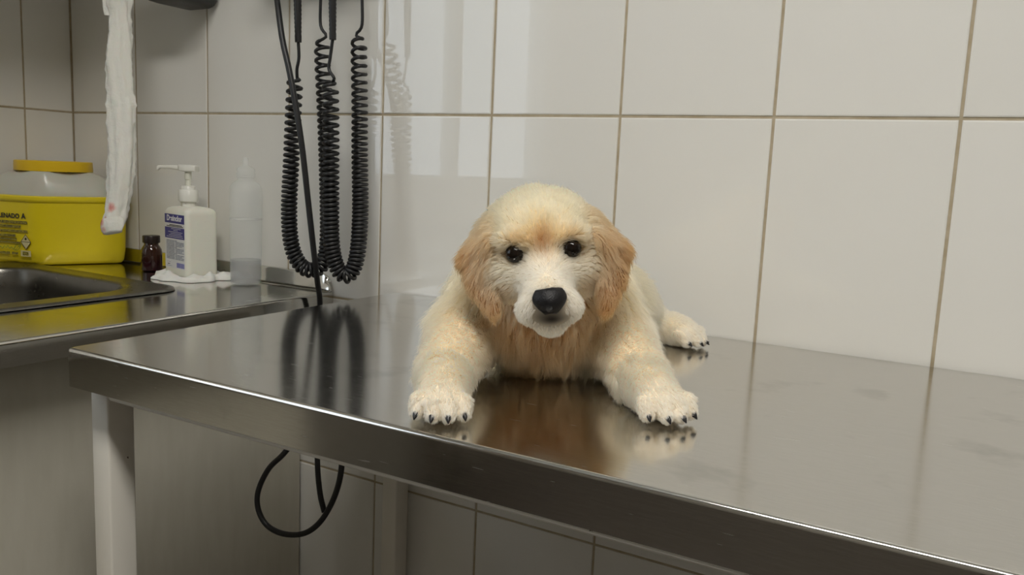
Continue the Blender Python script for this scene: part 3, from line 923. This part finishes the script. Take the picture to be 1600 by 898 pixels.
def coil_cord(name, label, sleeve, lead0, coil, lead1, pitch, group):
    root = empty(name, Vector(coil[len(coil) // 2]))
    tag(root, label, 'cord', group)
    o_ = root.location
    rel = lambda pts: [Vector(p) - o_ for p in pts]
    # strain-relief sleeve with ribs
    bm = bmesh.new()
    a, b = Vector(sleeve[0]), Vector(sleeve[1])
    n = 40
    tube(bm, [(a.lerp(b, k / n)) - o_ for k in range(n + 1)], [(0.0072 - 0.0022 * k / n) * (1.0 if k % 2 else 0.90) if 2 < k < n - 2 else (0.0072 - 0.0022 * k / n) for k in range(n + 1)], 16)
    auto_smooth(mesh_obj('strain_relief', bm, black_m, root), 60)
    path, ln = spline(coil, 160)
    pts = helix(path, ln, pitch, 0.0102, 0.0028, name, root)
    l0, _ = spline(list(lead0) + [pts[0]], 24); l1, _ = spline([pts[-1]] + list(lead1), 24)
    bm = bmesh.new(); tube(bm, rel(l0), 0.0024, 8); auto_smooth(mesh_obj('lead', bm, black_m, root), 60)
    bm = bmesh.new(); tube(bm, rel(pts), 0.0028, 7); auto_smooth(mesh_obj('coil', bm, black_m, root), 60)
    bm = bmesh.new(); tube(bm, rel(l1), 0.0024, 8); auto_smooth(mesh_obj('lead', bm, black_m, root), 60)
    return root
Y1, Y2 = -0.090, -0.042
def path3(pts): return [on_y(x, y, v_) for x, y, v_ in pts]
def pitchA(u): return 0.0066 + 0.0070 * max(0, 1 - u / 0.30) ** 1.3 + 0.0085 * max(0, (u - 0.62) / 0.38) ** 1.5
def pitchB(u): return 0.0062 + 0.0075 * max(0, 1 - u / 0.34) ** 1.3 + 0.0090 * max(0, (u - 0.60) / 0.40) ** 1.4
coil_cord('coiled_cord', 'left black coiled cord hanging in a loop on the tiled wall',
          path3([(464, -70, Y1), (466, 66, Y1)]), path3([(466, 64, Y1), (467, 90, Y1), (464, 108, Y1)]),
          path3([(461, 122, Y1), (458, 180, Y1), (455, 250, Y1), (452, 310, Y1), (452, 350, Y1), (455, 380, -0.089), (462, 402, -0.086), (474, 418, -0.081), (488, 422, -0.075), (501, 416, -0.068), (509, 398, -0.063), (512, 370, -0.059), (512, 320, -0.054), (510, 240, -0.050), (507, 160, -0.046), (504, 100, -0.044), (503, 64, Y2)]),
          path3([(510, 56, Y2), (501, 40, Y2), (501, 0, Y2), (503, -60, Y2)]), pitchA, 'coiled instrument cords')
coil_cord('coiled_cord', 'right black coiled cord hanging lowest, nearest the tile corner',
          path3([(519, -70, Y1), (520, 62, Y1)]), path3([(520, 60, Y1), (516, 90, Y1), (514, 108, Y1), (522, 122, Y1)]),
          path3([(516, 128, Y1), (517, 200, Y1), (517, 280, Y1), (517, 345, Y1), (518, 378, -0.089), (522, 404, -0.087), (530, 424, -0.083), (540, 431, -0.078), (550, 424, -0.073), (557, 404, -0.067), (561, 372, -0.061), (563, 320, -0.055), (562, 240, -0.050), (562, 160, -0.046), (561, 100, -0.042), (561, 60, -0.035)]),
          path3([(556, 54, -0.033), (565, 42, -0.031), (566, 10, -0.030), (563, -60, -0.030)]), pitchB, 'coiled instrument cords')

pc = empty('power_cable', on_y(500, 475, -0.05)); tag(pc, 'straight black power cable running down between the coiled cords behind the table', 'cable')
P0 = path3([(429, -28, -0.075), (433, 0, -0.10), (441, 60, -0.115), (452, 110, -0.118), (462, 165, -0.118), (472, 230, -0.116), (481, 310, -0.11), (490, 390, -0.095), (496, 440, -0.075), (500, 475, -0.05)])
low = [on_y(500, 560, -0.045), on_y(497, 650, -0.06), on_y(496, 722, -0.09), on_y(500, 770, -0.095), on_y(507, 800, -0.099)]
pts, _ = spline(P0 + low, 120)
bm = bmesh.new(); tube(bm, [Vector(p) - pc.location for p in pts], 0.0044, 10)
auto_smooth(mesh_obj('cable_sheath', bm, black_m, pc), 60)
pl = empty('cable_loop', on_y(465, 838, -0.15)); tag(pl, 'slack loop of black cable hanging below the steel table top', 'cable')
lp = path3([(536, 640, -0.10), (535, 690, -0.13), (533, 735, -0.145), (524, 772, -0.148), (507, 806, -0.150), (487, 827, -0.151), (465, 835, -0.152), (437, 832, -0.152), (415, 818, -0.152), (403, 793, -0.152), (404, 765, -0.15), (420, 732, -0.145), (443, 709, -0.14), (465, 680, -0.12), (490, 640, -0.10)])
pts, _ = spline(lp, 120)
bm = bmesh.new(); tube(bm, [Vector(p) - pl.location for p in pts], 0.0044, 10)
auto_smooth(mesh_obj('cable_sheath', bm, black_m, pl), 60)


# ------------------------------------------------------------------ puppy
# body: smooth union of round cones, ellipsoids and ear flaps, meshed as one continuous surface
# own frame: X towards the right paw's side in the photograph, Y away from the viewer, Z up from the table
PUP = Vector((1.36, -0.47, TOP + 0.0006))
PROT = math.radians(30.0)
CREAM, PALE, GOLD, TAN, WHITE = (0.86, 0.655, 0.385), (0.90, 0.74, 0.515), (0.31, 0.132, 0.037), (0.50, 0.265, 0.12), (0.92, 0.80, 0.62)
PRIMS = []
def prim(kind, data, k=0.012, col=CREAM, flow=None, ln=0.014, lift=0.45, density=1.0):
    PRIMS.append(dict(kind=kind, data=[np.array(d, float) for d in data], k=k, col=np.array(col, float), flow=None if flow is None else np.array(flow, float), ln=ln, lift=lift, den=density))
def cone(a, b, ra, rb, **kw): prim('cone', (a, b, ra, rb), **kw)
def ell(c, r, **kw): prim('ell', (c, r), **kw)
def tri(a, b, c, r, **kw): prim('tri', (a, b, c, r), **kw)

HX = -0.013       # head axis
# torso, chest, rump
cone((-0.008, 0.195, 0.066), (0.045, 0.325, 0.056), 0.062, 0.056, k=0.02, col=CREAM, flow=(0.2, 1, -0.15), ln=0.022, lift=0.6)
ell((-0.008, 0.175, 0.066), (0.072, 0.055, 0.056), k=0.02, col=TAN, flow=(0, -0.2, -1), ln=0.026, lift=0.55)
cone((-0.010, 0.185, 0.090), (HX, 0.150, 0.125), 0.056, 0.046, k=0.02, col=CREAM, flow=(0, 0.3, -1), ln=0.017, lift=0.5)
ell((0.062, 0.325, 0.052), (0.056, 0.062, 0.045), k=0.02, col=CREAM, flow=(0.6, 0.4, -0.7), ln=0.020, lift=0.55)
# tail, curled behind
cone((0.045, 0.375, 0.040), (-0.020, 0.420, 0.016), 0.020, 0.010, k=0.015, col=CREAM, flow=(-0.9, 0.4, 0), ln=0.018)
# hind legs
cone((0.098, 0.335, 0.045), (0.128, 0.372, 0.024), 0.036, 0.022, k=0.015, col=PALE, flow=(0.8, 0.1, -0.5), ln=0.011)
cone((0.122, 0.368, 0.022), (0.162, 0.345, 0.0185), 0.019, 0.0165, k=0.010, col=PALE, flow=(0.9, -0.3, -0.3), ln=0.007, lift=0.35)
cone((-0.010, 0.345, 0.040), (-0.050, 0.355, 0.022), 0.036, 0.020, k=0.015, col=CREAM, flow=(-0.8, 0, -0.4), ln=0.011)
# front legs: shoulder, forearm, wrist
for sx, sh_, el, wr, pw in ((-1, (-0.058, 0.180, 0.072), (-0.083, 0.160, 0.040), (-0.0935, 0.064, 0.0230), (-0.0925, 0.026, 0.0190)),
                            (1, (0.046, 0.180, 0.072), (0.066, 0.170, 0.040), (0.0770, 0.086, 0.0235), (0.0830, 0.050, 0.0190))):
    cone(sh_, el, 0.038, 0.0315, k=0.016, col=CREAM, flow=(0.3 * sx, -0.2, -1), ln=0.019, lift=0.5)
    cone(el, wr, 0.0300, 0.0215, k=0.012, col=PALE, flow=(0.1 * sx, -1, -0.25), ln=0.014, lift=0.42)
    cone(wr, pw, 0.0215, 0.0190, k=0.010, col=PALE, flow=(0.05 * sx, -1, -0.2), ln=0.008, lift=0.33)
# paws with four toes each
CLAWS = []
def paw(c, fwd, w=1.0, up=0.0, ln=0.0042):
    f = np.array((fwd[0], fwd[1], 0.0)); f /= np.linalg.norm(f)
    l = np.array((-f[1], f[0], 0.0))
    c = np.array(c, float)
    ell(c + f * 0.006 - (0, 0, 0.003), (0.0195 * w, 0.0195 * w, 0.0155), k=0.008, col=WHITE, flow=tuple(f - (0, 0, 0.3)), ln=ln + 0.001, lift=0.3)
    for t, reach in ((-1.5, 0.020), (-0.5, 0.0275), (0.5, 0.0275), (1.5, 0.020)):
        d = f + l * t * 0.13; d /= np.linalg.norm(d)
        a = c + l * t * 0.0098 * w + f * 0.006; a[2] = 0.0155 + up
        m = c + l * t * 0.0126 * w + f * (reach * 0.72); m[2] = 0.0160 + up
        b = c + l * t * 0.0132 * w + f * reach; b[2] = 0.0088 + up
        cone(a, m, 0.0080 * w, 0.0076 * w, k=0.0016, col=WHITE, flow=tuple(d - (0, 0, 0.25)), ln=ln, lift=0.28)
        cone(m, b, 0.0076 * w, 0.0062 * w, k=0.0016, col=WHITE, flow=tuple(d - (0, 0, 0.5)), ln=ln * 0.75, lift=0.25)
        CLAWS.append((b + d * 0.0045 - (0, 0, 0.0005), d))
paw((-0.0925, 0.016, 0.018), (0.06, -1.0), 0.92)
paw((0.0865, 0.040, 0.018), (0.30, -0.95), 0.98)
paw((0.1660, 0.343, 0.018), (0.74, -0.67), 0.92)
NPAW = len(PRIMS)
# head: skull, cheeks, brow, muzzle, chin
TL = math.radians(8.0)      # slight head tilt
HC = np.array((HX, 0.125, 0.128))
def hd(x, y, z):
    """head-local point -> puppy frame (tilted about the viewing axis)"""
    return np.array((HC[0] + x * math.cos(TL) - z * math.sin(TL), HC[1] + y, HC[2] + x * math.sin(TL) + z * math.cos(TL)))
ell(hd(0, 0.004, 0.010), (0.0535, 0.054, 0.0455), k=0.014, col=CREAM, ln=0.010, lift=0.42)
ell(hd(-0.028, -0.014, -0.012), (0.028, 0.034, 0.030), k=0.014, col=PALE, ln=0.008, lift=0.36)
ell(hd(0.028, -0.014, -0.012), (0.028, 0.034, 0.030), k=0.014, col=PALE, ln=0.008, lift=0.36)
ell(hd(0, -0.030, 0.016), (0.034, 0.020, 0.022), k=0.014, col=CREAM, ln=0.006, lift=0.30)
cone(hd(0, -0.040, -0.020), hd(0, -0.078, -0.036), 0.0260, 0.0190, k=0.012, col=WHITE, ln=0.0045, lift=0.28)
ell(hd(-0.0130, -0.072, -0.0425), (0.0145, 0.0180, 0.0130), k=0.007, col=WHITE, ln=0.0045, lift=0.28)
ell(hd(0.0130, -0.072, -0.0425), (0.0145, 0.0180, 0.0130), k=0.007, col=WHITE, ln=0.0045, lift=0.28)
cone(hd(0, -0.035, -0.048), hd(0, -0.070, -0.0520), 0.0200, 0.0140, k=0.006, col=WHITE, ln=0.005, lift=0.28)
for s in (-1, 1): ell(hd(s * 0.0245, -0.0440, 0.0165), (0.0150, 0.0110, 0.0080), k=0.008, col=CREAM, ln=0.006, lift=0.30)
# hanging ears
for s in (-1, 1):
    A1, A2 = hd(s * 0.043, -0.014, 0.024), hd(s * 0.049, 0.018, 0.022)
    B = hd(s * 0.0690, -0.012, -0.008)
    Cc = hd(s * 0.0505, -0.037, -0.052)
    D = hd(s * 0.0450, -0.033, 0.008)
    E_ = hd(s * 0.0650, -0.025, -0.031)
    if s < 0:
        for q_ in (B, Cc, D, E_): q_ += np.array((0.002, 0, 0.006))
    tri(A1, B, D, 0.0062, k=0.006, col=GOLD, flow=(0, -0.12, -1), ln=0.011, lift=0.20)
    tri(A1, A2, B, 0.0068, k=0.008, col=GOLD, flow=(s * 0.4, 0, -1), ln=0.011, lift=0.22)
    tri(D, B, E_, 0.0058, k=0.004, col=GOLD, flow=(0, -0.12, -1), ln=0.011, lift=0.18)
    tri(D, E_, Cc, 0.0055, k=0.004, col=GOLD, flow=(-s * 0.25, -0.12, -1), ln=0.012, lift=0.18)

def sd(p, q):
    kd = q['kind']; d = q['data']
    if kd == 'ell':
        v = (p - d[0]); r = d[1]
        k0 = np.sqrt(((v / r) ** 2).sum(-1)); k1 = np.sqrt(((v / (r * r)) ** 2).sum(-1))
        return k0 * (k0 - 1) / np.maximum(k1, 1e-9)
    if kd == 'cone':
        a, b, ra, rb = d[0], d[1], float(d[2]), float(d[3])
        ab = b - a
        t = np.clip(((p - a) @ ab) / (ab @ ab), 0, 1)
        return np.linalg.norm(p - a - t[..., None] * ab, axis=-1) - (ra + (rb - ra) * t)
    a, b, c, r = d[0], d[1], d[2], float(d[3])
    ba, pa_, cb, pb_, ac, pc_ = b - a, p - a, c - b, p - b, a - c, p - c
    nr = np.cross(ba, ac)
    def seg(e, w):
        t = np.clip((w @ e) / (e @ e), 0, 1)
        z = t[..., None] * e - w
        return (z * z).sum(-1)
    ins = (np.sign(pa_ @ np.cross(ba, nr)) + np.sign(pb_ @ np.cross(cb, nr)) + np.sign(pc_ @ np.cross(ac, nr))) < 2.0
    de = np.minimum(np.minimum(seg(ba, pa_), seg(cb, pb_)), seg(ac, pc_))
    df = (pa_ @ nr) ** 2 / (nr @ nr)
    return np.sqrt(np.where(ins, de, df)) - r

def bbox(q, pad):
    d = q['data']
    if q['kind'] == 'ell': lo, hi = d[0] - d[1], d[0] + d[1]
    elif q['kind'] == 'cone':
        rm = max(float(d[2]), float(d[3])); lo, hi = np.minimum(d[0], d[1]) - rm, np.maximum(d[0], d[1]) + rm
    else:
        st = np.stack(d[:3]); lo, hi = st.min(0) - float(d[3]), st.max(0) + float(d[3])
    return lo - pad, hi + pad

VX = 0.0022
LO, HI = np.array((-0.150, -0.030, -0.006)), np.array((0.225, 0.450, 0.200))
SH = np.ceil((HI - LO) / VX).astype(int)
FLD = np.full(SH, 0.03, np.float64)
axs = [LO[k] + VX * np.arange(SH[k]) for k in range(3)]
for q in PRIMS:
    lo, hi = bbox(q, q['k'] + 0.012)
    i0 = np.maximum(((lo - LO) / VX).astype(int), 0); i1 = np.minimum(((hi - LO) / VX).astype(int) + 2, SH)
    sl = tuple(slice(a, b) for a, b in zip(i0, i1))
    G = np.stack(np.meshgrid(axs[0][sl[0]], axs[1][sl[1]], axs[2][sl[2]], indexing='ij'), -1)
    d = sd(G, q); f = FLD[sl]; k = q['k']
    h = np.maximum(k - np.abs(d - f), 0) / k
    FLD[sl] = np.minimum(d, f) - h * h * k * 0.25
# eye sockets
def carve(c, r, k):
    global FLD
    lo, hi = c - r - 0.01, c + r + 0.01
    i0 = np.maximum(((lo - LO) / VX).astype(int), 0); i1 = np.minimum(((hi - LO) / VX).astype(int) + 2, SH)
    sl = tuple(slice(a, b) for a, b in zip(i0, i1))
    G = np.stack(np.meshgrid(axs[0][sl[0]], axs[1][sl[1]], axs[2][sl[2]], indexing='ij'), -1)
    d = -(np.linalg.norm(G - c, axis=-1) - r); f = FLD[sl]
    h = np.maximum(k - np.abs(d - f), 0) / k
    FLD[sl] = np.maximum(d, f) + h * h * k * 0.25
EYES = [hd(-0.0245, -0.0480, 0.0035), hd(0.0245, -0.0480, 0.0035)]
for e in EYES: carve(e + np.array((0, -0.003, 0)), 0.0080, 0.004)
FLD = np.maximum(FLD, (0.0012 - axs[2])[None, None, :])

def surface_nets(F):
    ins = F < 0
    nx, ny, nz = F.shape
    cnt = np.zeros((nx - 1, ny - 1, nz - 1), np.int32); pos = np.zeros((nx - 1, ny - 1, nz - 1, 3)); num = np.zeros((nx - 1, ny - 1, nz - 1))
    cs = [(a, b, c) for a in (0, 1) for b in (0, 1) for c in (0, 1)]
    def cor(A, o): return A[o[0]:nx - 1 + o[0], o[1]:ny - 1 + o[1], o[2]:nz - 1 + o[2]]
    for o in cs:
        for ax_ in range(3):
            if o[ax_] == 0:
                o2 = list(o); o2[ax_] = 1
                a, b = cor(F, o), cor(F, o2)
                cr = (a < 0) != (b < 0)
                t = np.where(cr, a / np.where(cr, a - b, 1), 0)
                for k in range(3):
                    pos[..., k] += np.where(cr, o[k] + (t if k == ax_ else 0), 0)
                num += cr
    act = num > 0
    idx = np.full(act.shape, -1, np.int64); idx[act] = np.arange(act.sum())
    gi = np.argwhere(act)
    V = LO + VX * (gi + pos[act] / num[act][:, None])
    faces = []
    for ax_ in range(3):
        a = [slice(1, -1)] * 3; a[ax_] = slice(0, -1)
        s0 = ins[tuple(a)]
        b = [slice(1, -1)] * 3; b[ax_] = slice(1, None)
        s1 = ins[tuple(b)]
        ch = np.argwhere(s0 != s1)
        off = np.ones(3, int); off[ax_] = 0
        base = ch + off
        u, w = (ax_ + 1) % 3, (ax_ + 2) % 3
        def cell(du, dw):
            q = base.copy(); q[:, u] -= du; q[:, w] -= dw
            return idx[q[:, 0], q[:, 1], q[:, 2]]
        quad = np.stack([cell(1, 1), cell(0, 1), cell(0, 0), cell(1, 0)], 1)
        flip = ~s0[tuple(ch.T)]
        quad[flip] = quad[flip][:, ::-1]
        faces.append(quad)
    return V, np.vstack(faces)
PV, PF = surface_nets(FLD)
PF = PF[(PF >= 0).all(1)]
# light smoothing
for _ in range(2):
    acc = np.zeros_like(PV); c_ = np.zeros(len(PV))
    for a in range(4):
        b = (a + 1) % 4
        np.add.at(acc, PF[:, a], PV[PF[:, b]]); np.add.at(acc, PF[:, b], PV[PF[:, a]])
        np.add.at(c_, PF[:, a], 1); np.add.at(c_, PF[:, b], 1)
    PV = PV * 0.5 + 0.5 * acc / np.maximum(c_, 1)[:, None]
def tri_normals(V, Fq):
    n = np.cross(V[Fq[:, 2]] - V[Fq[:, 0]], V[Fq[:, 3]] - V[Fq[:, 1]])
    vn = np.zeros_like(V)
    for a in range(4): np.add.at(vn, Fq[:, a], n)
    return vn / np.maximum(np.linalg.norm(vn, axis=1), 1e-12)[:, None], n
PN, FN = tri_normals(PV, PF)

# per-vertex coat: colour, lie, length
NOSE = hd(0, -0.097, -0.0335)
FLOWC = hd(0, -0.078, -0.012)
W = []; 
for q in PRIMS: W.append(np.exp(-np.maximum(sd(PV, q), -0.004) / (0.004 if q['kind'] == 'tri' or q['ln'] < 0.0062 else 0.007)))
W = np.array(W); 
W /= W.sum(0)
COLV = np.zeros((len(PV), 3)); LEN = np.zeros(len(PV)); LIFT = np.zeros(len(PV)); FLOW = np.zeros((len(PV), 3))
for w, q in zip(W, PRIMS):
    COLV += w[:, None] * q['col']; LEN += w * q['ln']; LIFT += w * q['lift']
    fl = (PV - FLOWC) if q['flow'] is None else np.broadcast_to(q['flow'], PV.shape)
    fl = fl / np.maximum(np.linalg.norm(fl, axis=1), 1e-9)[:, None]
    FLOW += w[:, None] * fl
def spot(c, s, col, amt=1.0, ani=(1, 1, 1)):
    global COLV
    w = amt * np.exp(-(((PV - c) / (np.array(ani) * s)) ** 2).sum(1))
    COLV = COLV * (1 - w[:, None]) + np.array(col) * w[:, None]
spot(hd(0, -0.055, 0.012), 0.011, (0.30, 0.13, 0.05), 0.8, (0.9, 3, 1.4))         # tan stripe between the eyes
for s in (-1, 1):
    spot(EYES[0 if s < 0 else 1] + np.array((0, 0, 0.013)), 0.010, TAN, 0.5, (1.3, 2, 0.9))
    spot(EYES[0 if s < 0 else 1], 0.0098, (0.09, 0.05, 0.03), 0.95, (1.05, 1.6, 0.95))
    spot(hd(s * 0.036, -0.035, -0.032), 0.012, TAN, 0.6, (0.9, 3, 1.2))             # cheek
    spot(hd(s * 0.049, -0.020, -0.010), 0.012, (0.36, 0.17, 0.06), 0.5, (0.5, 2, 3))
spot(hd(0, -0.090, -0.0480), 0.011, (0.02, 0.017, 0.016), 1.0, (1.6, 2, 0.9))          # dark lips under the nose
spot(hd(0, -0.092, -0.036), 0.012, (0.05, 0.04, 0.035), 0.8, (1.15, 2, 0.9))
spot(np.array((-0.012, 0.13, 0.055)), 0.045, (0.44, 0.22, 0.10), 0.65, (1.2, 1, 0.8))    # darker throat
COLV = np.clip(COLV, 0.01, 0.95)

pup = empty('puppy', PUP, PROT)
tag(pup, 'cream golden puppy lying on the steel table facing the viewer, front paws spread', 'dog')
skin_m = mat('puppy_skin', (0.6, 0.45, 0.3, 1), 0.9, spec=0.1)
at_ = N(skin_m, 'ShaderNodeAttribute'); at_.attribute_name = 'coat'
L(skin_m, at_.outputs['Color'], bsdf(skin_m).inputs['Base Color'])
me = bpy.data.meshes.new('body')
me.from_pydata(PV.tolist(), [], PF.tolist())
ca = me.attributes.new('coat', 'FLOAT_COLOR', 'POINT')
ca.data.foreach_set('color', np.hstack([COLV, np.ones((len(PV), 1))]).astype(np.float32).ravel())
me.polygons.foreach_set('use_smooth', np.ones(len(PF), bool))
me.materials.append(skin_m)
me.update()
body = link(bpy.data.objects.new('body', me), pup)

# coat of hair: strands with root, lie, clump and droop
NH = 230000
area = np.linalg.norm(FN, axis=1)
den = area * (1 + 1.6 * (LEN[PF].mean(1) < 0.011))
cs_ = np.cumsum(den); pick = np.searchsorted(cs_, rng.random(NH) * cs_[-1])
a, b = rng.random(NH), rng.random(NH)
bw = np.stack([(1 - a) * (1 - b), a * (1 - b), a * b, (1 - a) * b], 1)
fq = PF[pick]
mixv = lambda A: (A[fq] * (bw if A.ndim == 1 else bw[..., None])).sum(1)
root, nrm_, flw, ln_, lft, cl = mixv(PV), mixv(PN), mixv(FLOW), mixv(LEN), mixv(LIFT), mixv(COLV)
nrm_ /= np.linalg.norm(nrm_, axis=1)[:, None]
keep = root[:, 2] > 0.003
for e in EYES: keep &= np.linalg.norm((root - e) / (1.05, 1.5, 0.9), axis=1) > 0.0082
keep &= np.linalg.norm((root - NOSE) / (1.2, 1.2, 0.85), axis=1) > 0.0128
MTH = hd(0, -0.092, -0.0465)
keep &= np.linalg.norm((root - MTH) / (0.0150, 0.022, 0.0085), axis=1) > 1.0
root, nrm_, flw, ln_, lft, cl = [A[keep] for A in (root, nrm_, flw, ln_, lft, cl)]
nh = len(root)
tan = flw - nrm_ * (flw * nrm_).sum(1)[:, None]
tan /= np.maximum(np.linalg.norm(tan, axis=1), 1e-6)[:, None]
def lown(p, s, seed):
    r_ = np.random.default_rng(seed); out = np.zeros((len(p), 3))
    for _ in range(6):
        k_ = r_.normal(size=3) * s; out += np.sin(p @ k_ + r_.uniform(0, 6.28))[:, None] * r_.normal(size=3)
    return out / 3.5
wob = lown(root, 110, 3) * 0.30 + lown(root, 330, 4) * 0.22
EARW = sum(W[i] for i, q in enumerate(PRIMS) if q['kind'] == 'tri')
earw = (EARW[fq] * bw).sum(1)[keep]
wob *= (1 - 0.75 * earw)[:, None]
wob *= (1 + 0.9 * np.clip((ln_ - 0.014) / 0.010, 0, 1))[:, None]
ln_ = ln_ * (0.65 + 0.5 * rng.random(nh)) * (1 + 0.18 * lown(root, 90, 9)[:, 0])
# clumping towards guide hairs
ng = nh // 22
gid = rng.choice(nh, ng, replace=False)
kd = kdtree.KDTree(ng)
for i, gi_ in enumerate(gid): kd.insert(root[gi_], i)
kd.balance()
near = np.array([kd.find(p)[1] for p in root])
def strand(i_root, i_n, i_t, i_w, i_l, i_lift):
    d0 = i_n * (i_lift + 0.25)[:, None] + i_t * 0.75 + i_w * 0.45
    d1 = i_n * (i_lift * 0.35)[:, None] + i_t * 1.0 + i_w * 0.8 + np.array((0, 0, -0.22))
    d0 /= np.linalg.norm(d0, axis=1)[:, None]; d1 /= np.linalg.norm(d1, axis=1)[:, None]
    NPT = 5
    pts = [i_root]
    for k in range(1, NPT):
        t = (k - 0.5) / (NPT - 1)
        d = d0 * (1 - t) + d1 * t
        pts.append(pts[-1] + d * (i_l / (NPT - 1))[:, None])
    return np.stack(pts, 1)
fly = rng.random(nh) < 0.16
lft = np.where(fly, lft + 0.5, lft); ln_ = np.where(fly, ln_ * 1.2, ln_)
wj = wob + rng.normal(size=(nh, 3)) * 0.10
S = strand(root, nrm_, tan, wj, ln_, lft)
gS = S[gid][near]
off = root - root[gid][near]
shp = np.linspace(0, 1, 5)[None, :, None]
cf = np.clip((0.42 * (1 - 0.6 * earw))[:, None, None] * shp ** 1.4, 0, 1) * (np.linalg.norm(off, axis=1) < 0.012)[:, None, None]
S = S * (1 - cf) + gS * cf
S[:, :, 2] = np.maximum(S[:, :, 2], 0.0006)
hc = bpy.data.hair_curves.new('fur')
hc.add_curves([5] * nh)
hc.position_data.foreach_set('vector', S.astype(np.float32).ravel())
rad = np.tile(np.array([1.0, 0.95, 0.8, 0.55, 0.12], np.float32), nh) * np.repeat((0.00013 + 0.00006 * rng.random(nh)).astype(np.float32), 5)
ra_ = hc.attributes.get('radius') or hc.attributes.new('radius', 'FLOAT', 'POINT')
ra_.data.foreach_set('value', rad)
hcol = cl * (0.88 + 0.22 * rng.random(nh))[:, None]
ca = hc.attributes.new('coat', 'FLOAT_COLOR', 'CURVE')
ca.data.foreach_set('color', np.hstack([np.clip(hcol, 0, 0.95), np.ones((nh, 1))]).astype(np.float32).ravel())
fur_m = mat('puppy_fur', (0.6, 0.45, 0.3, 1), 0.55, spec=0.25)
at_ = N(fur_m, 'ShaderNodeAttribute'); at_.attribute_name = 'coat'
hb = N(fur_m, 'ShaderNodeBsdfHairPrincipled')
hb.parametrization = 'COLOR'
L(fur_m, at_.outputs['Color'], hb.inputs['Color'])
hb.inputs['Roughness'].default_value = 0.75
hb.inputs['Radial Roughness'].default_value = 0.9
L(fur_m, hb.outputs['BSDF'], fur_m.node_tree.nodes['Material Output'].inputs['Surface'])
hc.materials.append(fur_m)
fur = link(bpy.data.objects.new('fur', hc), pup)
fur['kind'] = 'stuff'

# eyes, nose, claws
eye_m = mat('puppy_eye', (0.010, 0.006, 0.004, 1), 0.05, spec=0.35)
v = coords(eye_m); L(eye_m, ramp(eye_m, noise(eye_m, v, 200, 2), [(0.3, (0.006, 0.004, 0.003)), (0.7, (0.016, 0.009, 0.006))]), bsdf(eye_m).inputs['Base Color'])
nose_m = mat('puppy_nose', (0.010, 0.009, 0.010, 1), 0.45, spec=0.3)
v = coords(nose_m)
vo_ = N(nose_m, 'ShaderNodeTexVoronoi'); vo_.inputs['Scale'].default_value = 900; L(nose_m, v, vo_.inputs['Vector'])
bump(nose_m, vo_.outputs['Distance'], 0.35, 0.0006)
claw_m = mat('puppy_claw', (0.012, 0.010, 0.010, 1), 0.35)
v = coords(claw_m); bump(claw_m, noise(claw_m, v, 500, 2), 0.1, 0.0003)
for e in EYES:
    bm = bmesh.new(); bmesh.ops.create_uvsphere(bm, u_segments=24, v_segments=16, radius=0.0084)
    mesh_obj('eye', bm, eye_m, pup, True, e + np.array((0, 0.0005, 0)))
bm = bmesh.new()
loops = []
for t in np.linspace(0, 1, 9):           # rounded leather pad, wide above, narrow below
    z = 0.0095 - 0.0205 * t
    w = 0.0152 * (1 - 0.26 * (1 - t) ** 4) * (1.0 if t < 0.30 else 1 - 0.66 * ((t - 0.30) / 0.70) ** 1.5)
    dp = 0.0095 * math.sin(math.pi * (0.18 + 0.70 * (1 - t) ** 0.9))
    loops.append([(w * math.cos(a), -dp * max(0, -math.sin(a)) * (1 - 0.15 * math.cos(2 * a)) + 0.006 * max(0, math.sin(a)), z - 0.0008 * math.cos(2 * a)) for a in [2 * math.pi * k / 28 for k in range(28)]])
loft(bm, loops)
no = mesh_obj('nose', bm, nose_m, pup, True, NOSE + np.array((0, 0.0045, 0.001)))
no.rotation_euler = (0, -TL, 0)
bm = bmesh.new()
for s in (-1, 1):
    bmesh.ops.create_uvsphere(bm, u_segments=10, v_segments=8, radius=0.0022, matrix=Matrix.Translation((s * 0.0062, -0.0062, -0.001)) @ Matrix.Diagonal((1.4, 0.8, 0.9, 1)))
mesh_obj('nostrils', bm, mat('nostril_black', (0.003, 0.003, 0.003, 1), 0.6), no, True)
# claws share one mesh
bm = bmesh.new()
cp = [(0, 0.004 - 0.0085 * t, 0.0012 - 0.0042 * t ** 1.8) for t in np.linspace(0, 1, 7)]
tube(bm, cp, [0.0028, 0.0028, 0.0027, 0.0024, 0.0019, 0.0012, 0.0004], 8)
cm = None
for c, d in CLAWS:
    if cm is None:
        o = mesh_obj('claw', bm, claw_m, pup, True); cm = o.data
    else: o = link(bpy.data.objects.new('claw', cm), pup)
    o.location = (c[0], c[1], max(c[2], 0.0055))
    o.rotation_euler = (0, 0, math.atan2(d[1], d[0]) + math.pi / 2)
